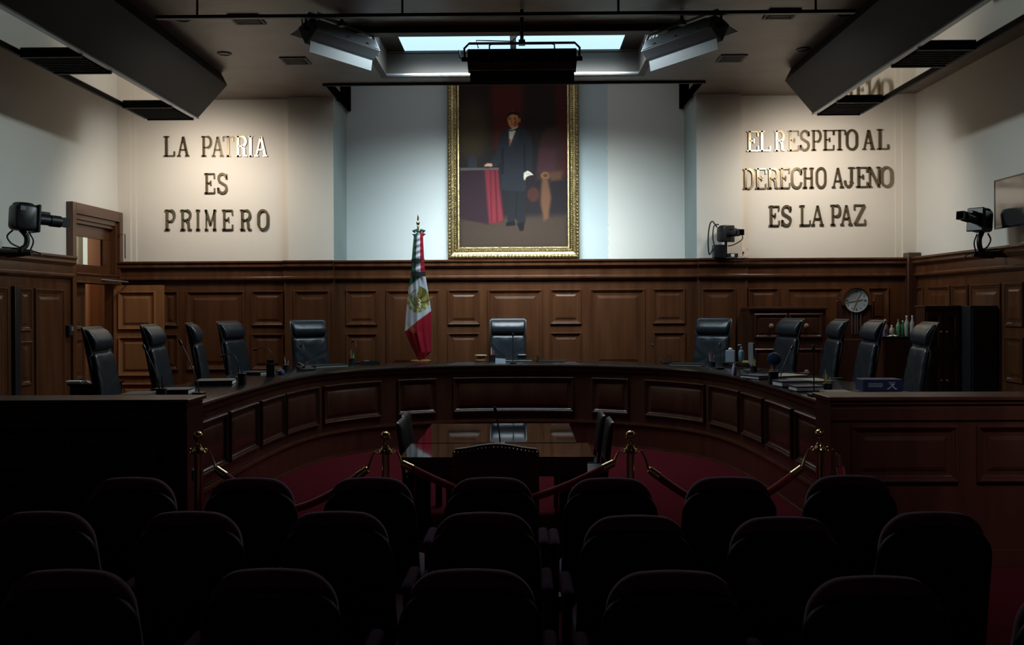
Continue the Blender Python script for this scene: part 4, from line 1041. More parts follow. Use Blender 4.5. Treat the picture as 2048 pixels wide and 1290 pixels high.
# side chairs at the tables
def build_side_chair():
    t = thing('side_chair', 'x', 'chair')
    part('backrest', MB().pad(resample(rrect(.42, .34, .04, 0, .55, 4), .04), [(.015, -.012), (0, -.004), (0, .012), (.015, .025), (.5, .028)], lambda x, z, d: Vector((x, .17 + (z - .5) * .14 - d, z))), leather, t, smooth=60)
    part('seat', MB().box(-.21, .21, -.22, .18, .42, .48), leather, t, bevel=.02, smooth=60)
    for sg in (-1, 1):
        part('leg', MB().tube([(sg * .2, .16, .001), (sg * .2, .165, .45), (sg * .2, .215, .86)], [.014, .016, .014], 8), black, t)
        part('leg', MB().tube([(sg * .19, -.2, .001), (sg * .19, -.19, .43)], .014, 8), black, t)
    return t
sc0 = build_side_chair()
for i, (x, yy, rz, lb) in enumerate(((-.73, 8.31, 90, 'dark side chair at the glass tables, flag side, nearer the bench'), (-.71, 7.84, 90, 'dark side chair at the glass tables, flag side, nearer the ropes'),
                                     (.60, 8.31, -90, 'dark side chair at the glass tables, clock side, nearer the bench'), (.63, 7.84, -90, 'dark side chair at the glass tables, clock side, nearer the ropes'))):
    s = sc0 if i == 0 else dup(sc0, (0, 0, 0), 0)
    s.location = (x, yy, 0); s.rotation_euler.z = R_(rz); s['label'] = lb; s['group'] = 'side chairs at the glass tables'

# ------------------------------------------------------------------ television cameras and the screen
def tv_camera(label, loc, lens_dir, wall=None, ledge=False, tilt=0.0, k=1.0):
    """remote controlled camera; local +x is the lens direction"""
    t = thing('television_camera', label, 'camera', loc, math.atan2(lens_dir[1], lens_dir[0]))
    T = Matrix.Scale(k, 4) @ Matrix.Rotation(-tilt, 4, 'Y')
    body = rrect(.25, .30, .06, 0, -.15, 5)
    part('body', MB().pad(resample([(x, z) for x, z in body], .05), [(.03, -.11), (.008, -.10), (0, -.08), (0, .08), (.008, .10), (.03, .11)], lambda x, z, d: T @ Vector((x, d, z))), plastic_b, t, smooth=50)
    part('top_cover', MB().lathe([(.11, .13), (.115, .15), (.095, .165), (0, .168)], n=24).move(T), plastic_b, t)
    part('face_plate', MB().box(.12, .155, -.115, .115, -.16, .16).move(T), plastic_b, t, bevel=.012)
    ln = part('lens', MB().cyl((.15, 0, 0), (.30, 0, 0), .062, .058, 20).cyl((.30, 0, 0), (.42, 0, 0), .068, .068, 20).move(T), black, t)
    part('lens_hood', MB().lathe([(.068, 0), (.078, .11), (.074, .11), (.062, .005)], n=4, M=Matrix.Translation((.40, 0, 0)) @ Matrix.Rotation(PI / 2, 4, 'Y') @ Matrix.Rotation(PI / 4, 4, 'Z')).move(T), black, ln, smooth=0)
    part('zoom_drive', MB().box(.17, .30, -.02, .06, .055, .095).move(T), plastic_b, ln, bevel=.01)
    lbl = part('maker_plate', MB().box(-.08, -.02, -.118, -.1125, .07, .12).move(T), grey_paint, t, smooth=0)
    if not ledge:
        w = Matrix.Rotation(-t.rotation_euler.z, 4, 'Z') @ Vector((*wall, 0))       # towards the wall, in the camera's own axes
        dn = Vector((0, 0, -.40))
        part('yoke', MB().tube(sp([(-.02, 0, -.14), (.04, 0, -.22), (.03, 0, -.32), (-.03, 0, -.37), dn]), .031, 10), black, t, smooth=60)
        L = w.length; u = w.normalized()
        part('wall_arm', MB().tube([dn - u * .10, dn + u * (L - .012)], [.035, .05], 12).cyl(dn + u * (L - .03), dn + u * (L - .003), .11, .11, 16), black, t)
        part('cable', MB().tube(sp([(-.10, .03, -.15), (-.16, .03, -.22), (-.12, .02, -.30), dn + Vector((-.02, .03, .05)), dn + u * L * .5 + Vector((0, 0, .06))]), .010, 8), black, t, smooth=70)
        part('cable', MB().tube(sp([(.05, -.02, -.16), (.10, -.03, -.26), (.07, -.03, -.36), dn + Vector((.02, -.03, -.03)), dn + u * L * .4 + Vector((0, 0, -.05))]), .009, 8), black, t, smooth=70)
        part('cable', MB().tube(sp([dn - u * .05 + Vector((.04, 0, .02)), dn - u * .16 + Vector((.03, 0, -.01)), dn - u * .2 + Vector((0, 0, -.05))]), .008, 8), black, t, smooth=70)
    return t
p = at(46, 435, y=10.5)
tv_camera('black television camera on a wall arm beside the door, lens towards the bench', (p.x, 10.5, p.z), (.62, .78), (-XW - p.x, 0), tilt=R_(-3))
p = at(1962, 442, y=11.3)
tv_camera('black television camera on a wall arm below the wall screen', (p.x, 11.3, p.z), (-.82, -.57), (XW - p.x, 0), tilt=R_(6), k=.9)
# camera standing on the panelling ledge with its control box
yc = 13.84
p = at(1449, 482, y=yc); lz = 2.551; p.z += .10
t = tv_camera('black television camera with cables standing on the panelling ledge', (p.x, yc - .03, p.z), (.42, -.91), ledge=True, k=.78)
ri = lambda v: Matrix.Rotation(-t.rotation_euler.z, 4, 'Z') @ Vector(v)
zl = lz - p.z
bx0, bx1 = at(1426, 510, y=yc).x - p.x, at(1449, 510, y=yc).x - p.x
mb = MB(); mb.box(bx0, bx1, -.06, .10, zl + .001, at(1430, 490, y=yc).z - p.z); mb.v = [ri(v) for v in mb.v]
part('control_box', mb, plastic_b, t, bevel=.006, smooth=0)
mb = MB(); mb.box(bx1 + .001, bx1 + .025, -.04, .04, zl + .001, -.11); mb.v = [ri(v) for v in mb.v]
part('post', mb, black, t, smooth=0)
mb = MB(); mb.tube(sp([(-.12, -.02, .10), (-.19, -.02, .19), (-.23, -.01, .12), (-.25, 0, -.08), (-.23, .02, -.3), (-.17, .02, zl + .15)]), .010, 8); mb.v = [ri(v) for v in mb.v]
part('cable', mb, black, t, smooth=70)
mb = MB(); mb.tube(sp([(-.10, -.05, .14), (-.17, -.05, .12), (-.19, -.05, -.05), (-.16, -.04, zl + .16)]), .009, 8); mb.v = [ri(v) for v in mb.v]
part('cable', mb, black, t, smooth=70)
mb = MB(); mb.tube(sp([(.22, -.08, .02), (.24, -.08, -.08), (.12, -.06, -.16), (.03, -.05, -.18)]), .008, 8); mb.v = [ri(v) for v in mb.v]
part('cable', mb, black, t, smooth=70)
p2 = at(1465, 516, y=yc - .06)
pa = thing('power_adapter', 'small black power adapter with white label, lying on the panelling ledge by the camera', 'power adapter', (p2.x, yc - .07, lz))
part('body', MB().box(-.075, .075, -.03, .03, .001, .065), plastic_b, pa, bevel=.006)
part('label', MB().box(-.03, .02, -.0315, -.0305, .012, .055), white_p, pa, smooth=0)
part('cord', MB().tube([(.075, 0, .03), (.14, 0, .02), (.2, .02, .02), (.26, .03, .09), (.22, .05, .14)], .006, 6), white_p, pa, smooth=70)
p2 = at(1487, 506, y=YB - .09)
so_ = thing('wall_socket', 'cream wall socket with plug above the ledge, near the camera', 'socket', (p2.x, YB, p2.z + .02))
part('plate', MB().box(-.035, .035, -.012, -.001, -.055, .055), plaster, so_, bevel=.004)
part('plug', MB().box(-.015, .02, -.04, -.0125, -.03, .005), plastic_b, so_, bevel=.004)
# screen on the right wall
xs = XW - .20
a, b_ = at(1988, 410, x=xs), None
zt, zb = at(1989, 361, x=xs).z, at(1990, 459, x=xs).z
yA = a.y; yB_ = yA - 1.30
t = thing('wall_screen', 'large flat television screen switched off, on the wall over the bracketed camera', 'television', (XW, (yA + yB_) / 2, (zt + zb) / 2))
part('bezel', MB().panel(lambda u, v, d: Vector((xs - d, u, v)), yB_, yA, zb, zt, [(0, -.05), (0, .0), (.018, .0), (.02, -.006)]), black_gloss, t, world=True, smooth=0)
part('screen', MB().box(xs + .004, xs + .008, yB_ + .018, yA - .018, zb + .018, zt - .018), mat('screen_glass', (.05, .05, .05), .10, spec=1.0, coat=1), t, world=True, smooth=0)
part('wall_bracket', MB().box(xs + .052, XW - .003, (yA + yB_) / 2 - .12, (yA + yB_) / 2 + .12, (zt + zb) / 2 - .15, (zt + zb) / 2 + .15), black, t, world=True, smooth=0)
# small switch on the door frame
p = at(134, 661, x=-XW + dpro)
sw = thing('wall_switch', 'small black switch box with pale button on the door frame', 'switch', (XL + .0, 12.40, p.z))
part('box', MB().box(.001, .06, -.07, .05, -.07, .07), plastic_b, sw, bevel=.006)
part('button', MB().box(.061, .068, -.035, .02, -.01, .05), grey_paint, sw, bevel=.002)

# ------------------------------------------------------------------ furniture along the back
def knob(mb, c, r=.02, n=14):
    mb.lathe([(.008, 0), (.008, .012), (r, .02), (r, .032), (r * .6, .04), (0, .042)], c, n, Matrix.Rotation(PI / 2, 4, 'X'))
knobm = mat('pale_knob', (.34, .22, .15), .35, .3)
yc = 13.45
x0, x1 = at(1497, 700, y=yc).x, at(1655, 700, y=yc).x; zt = at(1576, 614, y=yc).z
t = thing('chest_of_drawers', 'dark wooden chest of drawers with round pale knobs against the panelling', 'chest of drawers', ((x0 + x1) / 2, 13.7, ZD))
part('body', MB().box(x0 + .02, x1 - .02, yc, 13.96, ZD + .001, zt - .041), wood_d, t, world=True, smooth=0)
part('top', MB().box(x0, x1, yc - .03, 13.975, zt - .04, zt), wood_d, t, world=True, smooth=0, bevel=.008)
mp = lambda u, v, d: Vector((u, yc - d, v))
xm_ = (x0 + x1) / 2
for za, zb_ in ((627, 676), (697, 790)):
    for xa, xb in ((at(1508, 700, y=yc).x, xm_ - .01), (xm_ + .01, at(1645, 700, y=yc).x)):
        z0, z1 = at(1576, zb_, y=yc).z, at(1576, za, y=yc).z
        d = part('drawer', MB().panel(mp, xa, xb, z0, z1, [(0, 0), (0, .018), (.012, .03), (.03, .026), (.04, .014), (.06, .012), (.075, .018)]), wood_d, t, world=True, smooth=0)
        mb = MB(); knob(mb, ((xa + xb) / 2, yc - .02, (z0 + z1) / 2), .034); part('knob', mb, knobm, d, world=True)
# longcase clock
yk = 13.62
cxk = at(1714, 600, y=yk).x; cz = at(1714, 601, y=yk).z; sc = yk / F
rr = 29 * sc
t = thing('longcase_clock', 'tall longcase clock with round silver dial and rounded hood, by the panelling', 'clock', (cxk, yk, ZD))
o = [(-rr * 1.05, ZD + .50), (rr * 1.05, ZD + .50), (rr * 1.05, cz)] + [(rr * 1.02 * math.cos(R_(q)), cz + rr * 1.02 * math.sin(R_(q))) for q in range(0, 181, 12)] + [(-rr * 1.05, cz)]
part('case', MB().prism(o, lambda x, z: Vector((cxk + x, yk + .06, z)), lambda x, z: Vector((cxk + x, yk + .22, z))), wood_d, t, world=True, smooth=30)
ho = [(rr * 1.02 * math.cos(R_(q)), cz + rr * 1.02 * math.sin(R_(q))) for q in range(-20, 201, 10)] + [(rr * .86 * math.cos(R_(q)), cz + rr * .86 * math.sin(R_(q))) for q in range(200, -21, -10)]
part('hood', MB().prism(ho, lambda x, z: Vector((cxk + x, yk, z)), lambda x, z: Vector((cxk + x, yk + .059, z))), wood, t, world=True, smooth=30)
RX = Matrix.Rotation(PI / 2, 4, 'X')
dial_m = mat('brushed_silver_dial', (.40, .46, .49), .34, .45)
dl = part('dial', MB().lathe([(0, 0), (rr * .80, 0), (rr * .83, .010), (rr * .80, .016), (rr * .74, .010), (0, .012)], (cxk, yk + .04, cz), 48, RX), dial_m, t, world=True)
b = dial_m.node_tree.nodes['Principled BSDF']; b.inputs['Anisotropic'].default_value = .85
tg = dial_m.node_tree.nodes.new('ShaderNodeTangent'); tg.direction_type = 'RADIAL'; tg.axis = 'Y'
dial_m.node_tree.links.new(tg.outputs[0], b.inputs['Tangent'])
hand_m = mat('pale_hand', (.75, .72, .66), .3, .7)
for an, L in ((188, .72), (12, .42), (250, .80), (62, .62)):
    d = Vector((math.cos(R_(an)), 0, math.sin(R_(an)))); n = Vector((-d.z, 0, d.x)); c = Vector((cxk, yk + .024, cz))
    part('hand', MB().add([c + n * .008, c - n * .008, c + d * rr * L - n * .003, c + d * rr * L + n * .003] + [q + Vector((0, -.003, 0)) for q in (c + n * .008, c - n * .008, c + d * rr * L - n * .003, c + d * rr * L + n * .003)], [(0, 1, 2, 3), (7, 6, 5, 4), (0, 1, 5, 4), (1, 2, 6, 5), (2, 3, 7, 6), (3, 0, 4, 7)]), hand_m, dl, world=True, smooth=0)
mb = MB()
for k in range(12):
    a_ = 2 * PI * k / 12; d = Vector((math.sin(a_), 0, math.cos(a_))); n = Vector((d.z, 0, -d.x)); c = Vector((cxk, yk + .0275, cz)) + d * rr * .62
    big = .016 if k % 3 == 0 else .009
    vs = [c + n * big * .4 + d * big, c - n * big * .4 + d * big, c - n * big * .4 - d * big, c + n * big * .4 - d * big]
    mb.add(vs + [q + Vector((0, -.0015, 0)) for q in vs], [(0, 1, 2, 3), (7, 6, 5, 4), (0, 1, 5, 4), (1, 2, 6, 5), (2, 3, 7, 6), (3, 0, 4, 7)])
part('hour_marks', mb, black, dl, world=True, smooth=0)
for sg, x in ((-1, -rr * 1.22), (1, rr * 1.12), (1, rr * 1.32)):
    part('column', MB().cyl((cxk + x, yk + .10, ZD + .5), (cxk + x, yk + .10, cz - .02), .014, n=10).ball((cxk + x, yk + .10, cz - .015), .018, 10), wood_d, t, world=True)
for x in (-.06, -.012, .02, .07):
    part('weight_rod', MB().cyl((cxk + x, yk + .045, cz - rr * .80), (cxk + x, yk + .045, at(1714, 668, y=yk).z), .006, n=8), steel, t, world=True)
zb2 = at(1714, 678, y=yk).z
part('plinth', MB().box(cxk - rr * 1.6, cxk + rr * 1.55, yk - .05, yk + .27, ZD + .001, zb2), wood_d, t, world=True, smooth=0, bevel=.01)
# low cabinet with bottles
yk2 = 12.75
x0, x1 = at(1764, 690, y=yk2).x, at(1836, 690, y=yk2).x; zt = at(1800, 673, y=yk2).z
t = thing('low_cabinet', 'black low cabinet with bottles on top, beside the longcase clock', 'cabinet', ((x0 + x1) / 2, yk2, ZD))
part('body', MB().box(x0 + .01, x1 - .01, yk2, yk2 + .48, ZD + .001, zt - .026), wood_d, t, world=True, smooth=0)
part('top', MB().box(x0 - .01, x1 + .01, yk2 - .02, yk2 + .5, zt - .025, zt), black_gloss, t, world=True, smooth=0, bevel=.004)
part('door', MB().box(x0 + .02, x1 - .02, yk2 - .018, yk2 - .001, ZD + .05, zt - .04), wood_d, t, world=True, smooth=0, bevel=.003)
def bottle(label, px, h, r, m_, cap_m, yy, liquid=None, grp=None):
    p = at(px, 668, y=yy)
    t = thing('bottle', label, 'bottle', (p.x, yy, zt))
    if grp: t['group'] = grp
    part('glass', MB().lathe([(0, .002), (r * .9, .002), (r, .01), (r, h * .55), (r * .92, h * .64), (r * .42, h * .80), (r * .36, h * .92), (0, h * .921)], n=20), m_, t)
    part('cap', MB().lathe([(r * .42, h * .922), (r * .42, h), (0, h)], n=14), cap_m, t)
bottle('pink bottle on the low cabinet, nearest the clock', 1771, .235, .037, mat('pink_glass', (.42, .20, .15), .15, trans=.3), white_p, yk2 + .12)
bottle('short clear bottle with pale cap on the low cabinet, between pink and green bottles', 1784, .155, .038, mat('greyish_glass', (.45, .42, .34), .12, trans=.4), white_p, yk2 + .10)
bottle('light green bottle on the low cabinet, beside the dark green one', 1797, .235, .036, mat('light_green_glass', (.16, .30, .16), .12, trans=.4), grey_paint, yk2 + .11)
bottle('dark green bottle on the low cabinet, among the clear bottles', 1806, .215, .030, mat('dark_green_glass', (.02, .16, .05), .12, trans=.3), white_p, yk2 + .24)
bottle('large clear bottle with white cap on the low cabinet', 1814, .285, .038, mat('frosted_clear', (.48, .52, .50), .10, trans=.5), white_p, yk2 + .11)
bottle('large clear bottle on the low cabinet, nearest the tall black cabinet', 1825, .285, .034, mat('frosted_clear', (.48, .52, .50), .10, trans=.5), white_p, yk2 + .22)
p = at(1764.5, 664, y=yk2 + .05)
t = thing('mug', 'blue mug on the low cabinet, behind a high-back chair', 'mug', (p.x + .035, yk2 + .05, zt))
part('cup', MB().lathe([(0, .002), (.026, .002), (.028, .1), (.025, .1), (.023, .008), (0, .008)], n=20), mat('blue_glaze', (.10, .11, .22), .25), t)
part('handle', MB().tube([(-.027, 0, .08), (-.045, 0, .07), (-.045, 0, .035), (-.026, 0, .025)], .005, 8), mat('blue_glaze', (0, 0, 0)), t)
p = at(1785, 671, y=yk2 + .03)
def crump(u, v): return Vector((p.x + (u - .5) * .18, yk2 + .0 + v * .05, zt + .002 + .025 * math.sin(PI * u) * (.6 + .4 * math.sin(u * 17 + v * 9)) * math.sin(PI * min(1, v + .2))))
solo('napkin', MB().grid(crump, 16, 6), white_p, 'crumpled white napkin in front of the bottles on the low cabinet', 'napkin')
# tall cabinets by the right wall
yk3 = 11.75
x0, x1, x2 = at(1831, 690, y=yk3 + .28).x, at(1921, 690, y=yk3).x, at(2003, 690, y=yk3 - .25).x
zt3 = at(1880, 611, y=yk3).z
t = thing('tall_cabinet', 'tall dark wooden cabinet with brass knobs, beside the bottles', 'cabinet', ((x0 + x1) / 2, yk3, ZD))
part('body', MB().box(x0, x1, yk3, yk3 + .27, ZD + .001, zt3 - .026), wood_d, t, world=True, smooth=0)
part('top', MB().box(x0 - .01, x1 - .001, yk3 - .03, yk3 + .28, zt3 - .025, zt3), wood_d, t, world=True, smooth=0, bevel=.005)
mp = lambda u, v, d: Vector((u, yk3 - d, v))
xm_ = (x0 + x1) / 2
for za, zb_ in ((624, 704), (722, 800)):
    for k, (xa, xb) in enumerate(((x0 + .02, xm_ - .006), (xm_ + .006, x1 - .02))):
        z0, z1 = at(1880, zb_, y=yk3).z, at(1880, za, y=yk3).z
        d = part('door', MB().panel(mp, xa, xb, max(z0, ZD + .03), z1, [(0, 0), (0, .02), (.05, .02), (.06, .008), (.09, .008), (.11, .014)]), wood_d, t, world=True, smooth=0)
        mb = MB(); knob(mb, (xb - .03 if k == 0 else xa + .03, yk3 - .018, (z0 + z1) / 2), .018); part('knob', mb, brass, d, world=True)
yk4 = yk3 - .25
xb0 = at(1922, 690, y=yk4).x
t = thing('black_cabinet', 'plain black cabinet in deep shade against the wall, beside the tall wooden cabinet', 'cabinet', ((xb0 + x2) / 2, yk4, ZD))
xb0 = max(xb0, x1 + .005)
part('body', MB().box(xb0, min(x2, XR - .03), yk4, yk4 + .6, ZD + .001, zt3 - .005), black, t, world=True, smooth=0, bevel=.004)
part('door', MB().box(xb0 + .02, min(x2, XR - .03) - .02, yk4 - .018, yk4 - .001, ZD + .06, zt3 - .03), black, t, world=True, smooth=0, bevel=.003)
# low side table on the left with papers and glasses
yk5 = 10.4
x0, x1 = at(136, 780, y=yk5).x, at(194, 780, y=yk5).x; zt5 = at(160, 767, y=yk5).z
t = thing('side_table', 'low black side table by the panelled wall, holding papers and a glass', 'side table', ((x0 + x1) / 2, yk5, ZD))
part('body', MB().box(x0 + .02, x1 + .10, yk5 + .0, yk5 + .42, ZD + .001, zt5 - .026), black, t, world=True, smooth=0)
part('top', MB().box(x0, x1 + .12, yk5 - .02, yk5 + .44, zt5 - .025, zt5), black_gloss, t, world=True, smooth=0, bevel=.004)
part('drawer', MB().box(x0 + .04, x1 + .08, yk5 - .015, yk5 - .001, zt5 - .22, zt5 - .05), black, t, world=True, smooth=0, bevel=.003)
solo('paper_stack', MB().box(-.08, .08, -.07, .07, .001, .022), white_p, 'small stack of white papers on the low side table', 'papers', (at(147, 765, y=yk5 + .1).x, yk5 + .12, zt5), .2, smooth=0, bevel=.002)
tg_ = thing('drinking_glass', 'clear drinking glass on the low side table beside the papers', 'glass', (at(186, 765, y=yk5 + .1).x, yk5 + .14, zt5))
part('bowl', MB().lathe([(0, .002), (.03, .002), (.034, .11), (.031, .11), (.027, .008), (0, .008)], n=20), glassm, tg_)
def crump2(u, v): return Vector(((u - .5) * .12, v * .07, .003 + .04 * math.sin(PI * u) * math.sin(PI * min(1, v + .15)) * (.7 + .3 * math.sin(u * 19 + v * 11))))
solo('napkin', MB().grid(crump2, 14, 8), mat('pale_blue_paper', (.35, .38, .45), .8), 'crumpled bluish napkin between papers and glass on the low side table', 'napkin', (at(168, 765, y=yk5 + .05).x, yk5 + .06, zt5 + .001))

# ------------------------------------------------------------------ things on the bench
def onb(px, py): 
    p = at(px, py, z=ZT); return Vector((p.x, p.y, ZT + .001))
PENC = {'red': (.45, .03, .04), 'blue': (.03, .06, .30), 'black': (.015, .015, .02), 'orange': (.65, .28, .04), 'green': (.03, .30, .12), 'yellow': (.62, .62, .12), 'white': (.6, .6, .58), 'teal': (.05, .30, .38), 'pink': (.60, .10, .22), 'brown': (.25, .14, .07)}
def pen_cup(px, py, where, pens, h=.10, r=.042, m_=None):
    loc = onb(px, py)
    t = thing('pen_cup', f'black pen cup {where}', 'pen cup', loc, 0, 'pen cups on the bench')
    part('cup', MB().lathe([(0, .001), (r, .001), (r, h), (r - .003, h), (r - .003, .006), (0, .006)], n=20), m_ or plastic_b, t)
    part('rim', MB().lathe([(r + .0005, h - .012), (r + .003, h - .010), (r + .003, h - .002), (r + .0005, h)], n=20), m_ or plastic_b, t)
    for k, c in enumerate(pens):
        an = 2 * PI * k / len(pens) + .5; d = Vector((math.cos(an), math.sin(an), 0))
        L = .145 + .018 * ((k * 7) % 4)
        b0 = loc + d * (r * .30) + Vector((0, 0, .0075)); b1 = loc + d * (r * .30 + (r * .40) * L / h * .55) + Vector((0, 0, L))
        q = thing('pen', f'{c} pen in the cup {where}', 'pen', b0, 0, 'pens in the cups on the bench')
        w = .0042 if c not in ('yellow', 'green', 'orange', 'pink') else .0055
        part('barrel', MB().cyl((0, 0, 0), (b1 - b0) * .86, w, w, 8), mat('pen_' + c, PENC[c], .35), q)
        part('tip', MB().cyl((b1 - b0) * .861, b1 - b0, w * .95, w * .5, 8), mat('pen_' + c, PENC[c], .35) if k % 2 else grey_paint, q)
pen_cup(323, 799, 'at the barrier end, door side', ['brown', 'black', 'orange', 'brown', 'red'], .095)
pen_cup(484, 770, 'on the bench before the door side turned chair', ['teal', 'blue', 'white', 'teal'], .12, .044)
pen_cup(572, 743, 'before the chair nearest the flag', ['white', 'brown', 'white'], .08)
pen_cup(704, 729, 'of green markers between chair and flag', ['yellow', 'green', 'red', 'green'], .085)
pen_cup(985, 722, 'on the bench before the middle chair', ['red', 'white', 'orange', 'pink'], .09)
pen_cup(1424, 732, 'on the bench under the ledge camera', ['red', 'red', 'white', 'brown', 'green'], .06)
pen_cup(1507, 743, 'with pale highlighters, before the chest of drawers', ['yellow', 'white', 'yellow'], .07)
pen_cup(1547, 768, 'of pink and blue pens, clock side', ['blue', 'pink', 'orange', 'yellow', 'green'], .125, .05)
pen_cup(1655, 783, 'with orange pencils beside the blue printed box', ['orange', 'white', 'orange', 'yellow', 'white'], .075)
p = onb(541, 753)
t = thing('pen_holder', 'tall narrow black desk caddy on the bench, door side curve', 'desk caddy', p, .3, None)
part('box', MB().box(-.045, .045, -.04, .04, .001, .15), plastic_b, t, bevel=.004)
part('divider', MB().box(-.04, .04, -.03, .03, .1505, .19), black_gloss, t, bevel=.003)

def mics(px, py, where, d, h, bend): mic(f'black gooseneck microphone {where}', onb(px, py), d, h, bend)
mics(398, 789, 'leaning back before the edge-on chair, door side', (-1, .55), .42, .22)
mics(318, 781, 'before the chair at the open door leaf', (-1, .2), .36, .14)
mics(478, 757, 'beside the cup with teal pens', (-1, .35), .25, 'arch')
mics(548, 744, 'arching towards the door beside the desk caddy', (-1, .15), .28, 'arch')
mics(609, 731, 'before the chair nearest the flag', (-.5, 1), .26, 'arch')
mics(714, 727, 'with a thin arched neck beside the green markers', (-.4, .9), .30, 'arch')
mics(1026, 727.5, 'standing upright before the middle chair', (0, 1), .34, .01)
mics(1331, 727, 'slanting towards the flag on the clock side curve', (-1, .5), .20, .16)
mics(1440, 738, 'before the chair under the ledge camera', (.2, 1), .24, .06)
mics(1560, 765, 'slanting towards the chest of drawers', (1, .7), .30, .17)
mics(1628, 792, 'with a straight thin neck near the orange pencils', (.2, 1), .36, .02)

def slab(name, label, cat, px, py, w, d, h, m_, rz=0, grp=None, page=None):
    t = thing(name, label, cat, onb(px, py), rz, grp)
    part('cover', MB().box(-w / 2, w / 2, -d / 2, d / 2, .0, h * .2).box(-w / 2, w / 2, -d / 2, d / 2, h * .8, h).box(-w / 2, -w / 2 + .005, -d / 2, d / 2, h * .2, h * .8), m_, t, smooth=0)
    part('pages', MB().box(-w / 2 + .006, w / 2 - .004, -d / 2 + .004, d / 2 - .004, h * .21, h * .79), page or white_p, t, smooth=0)
    return t
fol = mat('dark_folder', (.020, .019, .020), .35)
fol_b = mat('navy_folder', (.016, .022, .06), .4)
fol_g = mat('dark_green_folder', (.012, .022, .022), .4)
grey_l = mat('grey_leather', (.11, .10, .10), .45)
slab('folder', 'grey leather folder at the barrier end of the bench, before the end chair', 'folder', 280, 790, .34, .26, .02, grey_l, R_(95), 'folders on the bench')
slab('folder', 'thick grey leather folder on the bench beside the brown pens', 'folder', 352, 788, .28, .28, .05, grey_l, R_(97), 'folders on the bench')
slab('folder', 'thick grey leather folder before the edge-on chair, door side', 'folder', 432, 769, .32, .36, .05, grey_l, R_(100), 'folders on the bench')
slab('folder', 'flat dark folder before the second chair from the flag, door side', 'folder', 515, 748, .30, .30, .03, fol, R_(70), 'folders on the bench')
slab('folder', 'flat dark folder near the flag, before the turned chair', 'folder', 656, 734, .46, .26, .03, fol_g, R_(36), 'folders on the bench')
slab('folder', 'long dark folder with white pages before the middle chair', 'folder', 1030, 722, .50, .18, .035, black, 0, 'folders on the bench')
slab('folder', 'flat dark folder beside the middle chair, clock side', 'folder', 1103, 724, .36, .24, .02, fol_g, R_(-6), 'folders on the bench')
slab('folder', 'dark green folder on the clock side curve, beside the slanting microphone', 'folder', 1374, 731, .42, .26, .03, fol_g, R_(-24), 'folders on the bench')
slab('folder', 'navy folder on the clock side, before the cup with pale highlighters', 'folder', 1515, 757, .30, .24, .04, fol_b, R_(-62), 'folders on the bench')
slab('folder', 'tan paper folder before the chair by the chest of drawers', 'folder', 1560, 752, .34, .5, .012, tan_p, R_(-62), 'folders on the bench', tan_p)
slab('folder', 'navy folder lying beside the cup of pink and blue pens', 'folder', 1583, 773, .22, .30, .06, fol_b, R_(-80), 'folders on the bench')
slab('folder', 'tan paper folder between the navy folders on the clock side', 'folder', 1620, 762, .36, .34, .014, tan_p, R_(-80), 'folders on the bench', tan_p)
slab('folder', 'navy folder in front of the straight thin microphone', 'folder', 1612, 782, .20, .26, .05, fol_b, R_(-84), 'folders on the bench')
slab('paper_stack', 'stack of pale papers on the bench beside the blue printed box', 'papers', 1676, 791, .30, .22, .035, tan_p, R_(-88), None)
slab('notebook', 'thin navy notebook under the blue printed box', 'notebook', 1765, 792, .50, .26, .028, fol_b, R_(-2), None)
p = onb(1758, 788); p.z = ZT + .03
t = thing('printed_box', 'navy blue box with small white print lying on a notebook', 'box', p, R_(-2))
bw_, bh_ = .17, .105
part('body', MB().box(-bw_, bw_, -.1, .1, .001, bh_), mat('navy_box', (.022, .028, .075), .45), t, smooth=0, bevel=.004)
mb = MB()
for k in range(3):
    x = -.125
    while x < -.005:
        w = random.uniform(.006, .014); mb.box(x, min(x + w, .0), -.1012, -.1002, .066 - k * .013, .072 - k * .013); x += w + .003
for k in range(7): mb.box(.045 + k * .009, .051 + k * .009, -.1012, -.1002, .078, .083)
part('white_print', mb, white_p, t, smooth=0)
mb = MB(); fM = lambda x, z, e: Vector((x, -.1003 - .001 * e, z))
stroke(mb, [(.055, .066), (.10, .066)], .0035, fM); stroke(mb, [(.078, .066), (.078, .05), (.045, .024), (.036, .024)], .004, fM); stroke(mb, [(.08, .05), (.105, .024), (.118, .024)], .004, fM); stroke(mb, [(.092, .064), (.088, .05)], .003, fM)
part('emblem', mb, white_p, t, smooth=0)
# middle of the bench: turned wooden stand, folded white card, small boxes
p = onb(962, 722)
t = thing('turned_wooden_stand', 'small round turned stand with pale rim beside the pens of the middle chair', 'stand', p)
part('body', MB().lathe([(0, 0), (.08, 0), (.085, .012), (.06, .022), (.055, .03), (.068, .042), (.06, .052), (.05, .06), (.07, .072)], n=28), mat('golden_wood', (.35, .20, .08), .35), t)
part('rim', MB().lathe([(.0, .0725), (.085, .0725), (.088, .08), (.085, .088), (0, .086)], n=28), mat('pale_wood', (.55, .45, .28), .35), t)
p = onb(1001, 727)
solo('name_card', MB().prism([(-.035, 0), (.035, 0), (.004, .075), (-.004, .075)], lambda y, z: Vector((-.07, y, z)), lambda y, z: Vector((.07, y, z - (.015 if z > 0 else 0)))), mat('grey_card', (.30, .31, .36), .7), 'folded grey white card standing on the bench before the middle chair', 'card', p, 0, smooth=0)
p = onb(1044, 722); p.z += .037
t = thing('small_box', 'small black box with white lid edge lying on the folder of the middle chair', 'box', (p.x, p.y + .02, p.z))
part('body', MB().box(-.06, .06, -.04, .04, 0, .045), black_gloss, t, smooth=0, bevel=.003)
part('lid', MB().box(-.055, .055, -.038, .038, .0455, .054), white_p, t, smooth=0, bevel=.003)
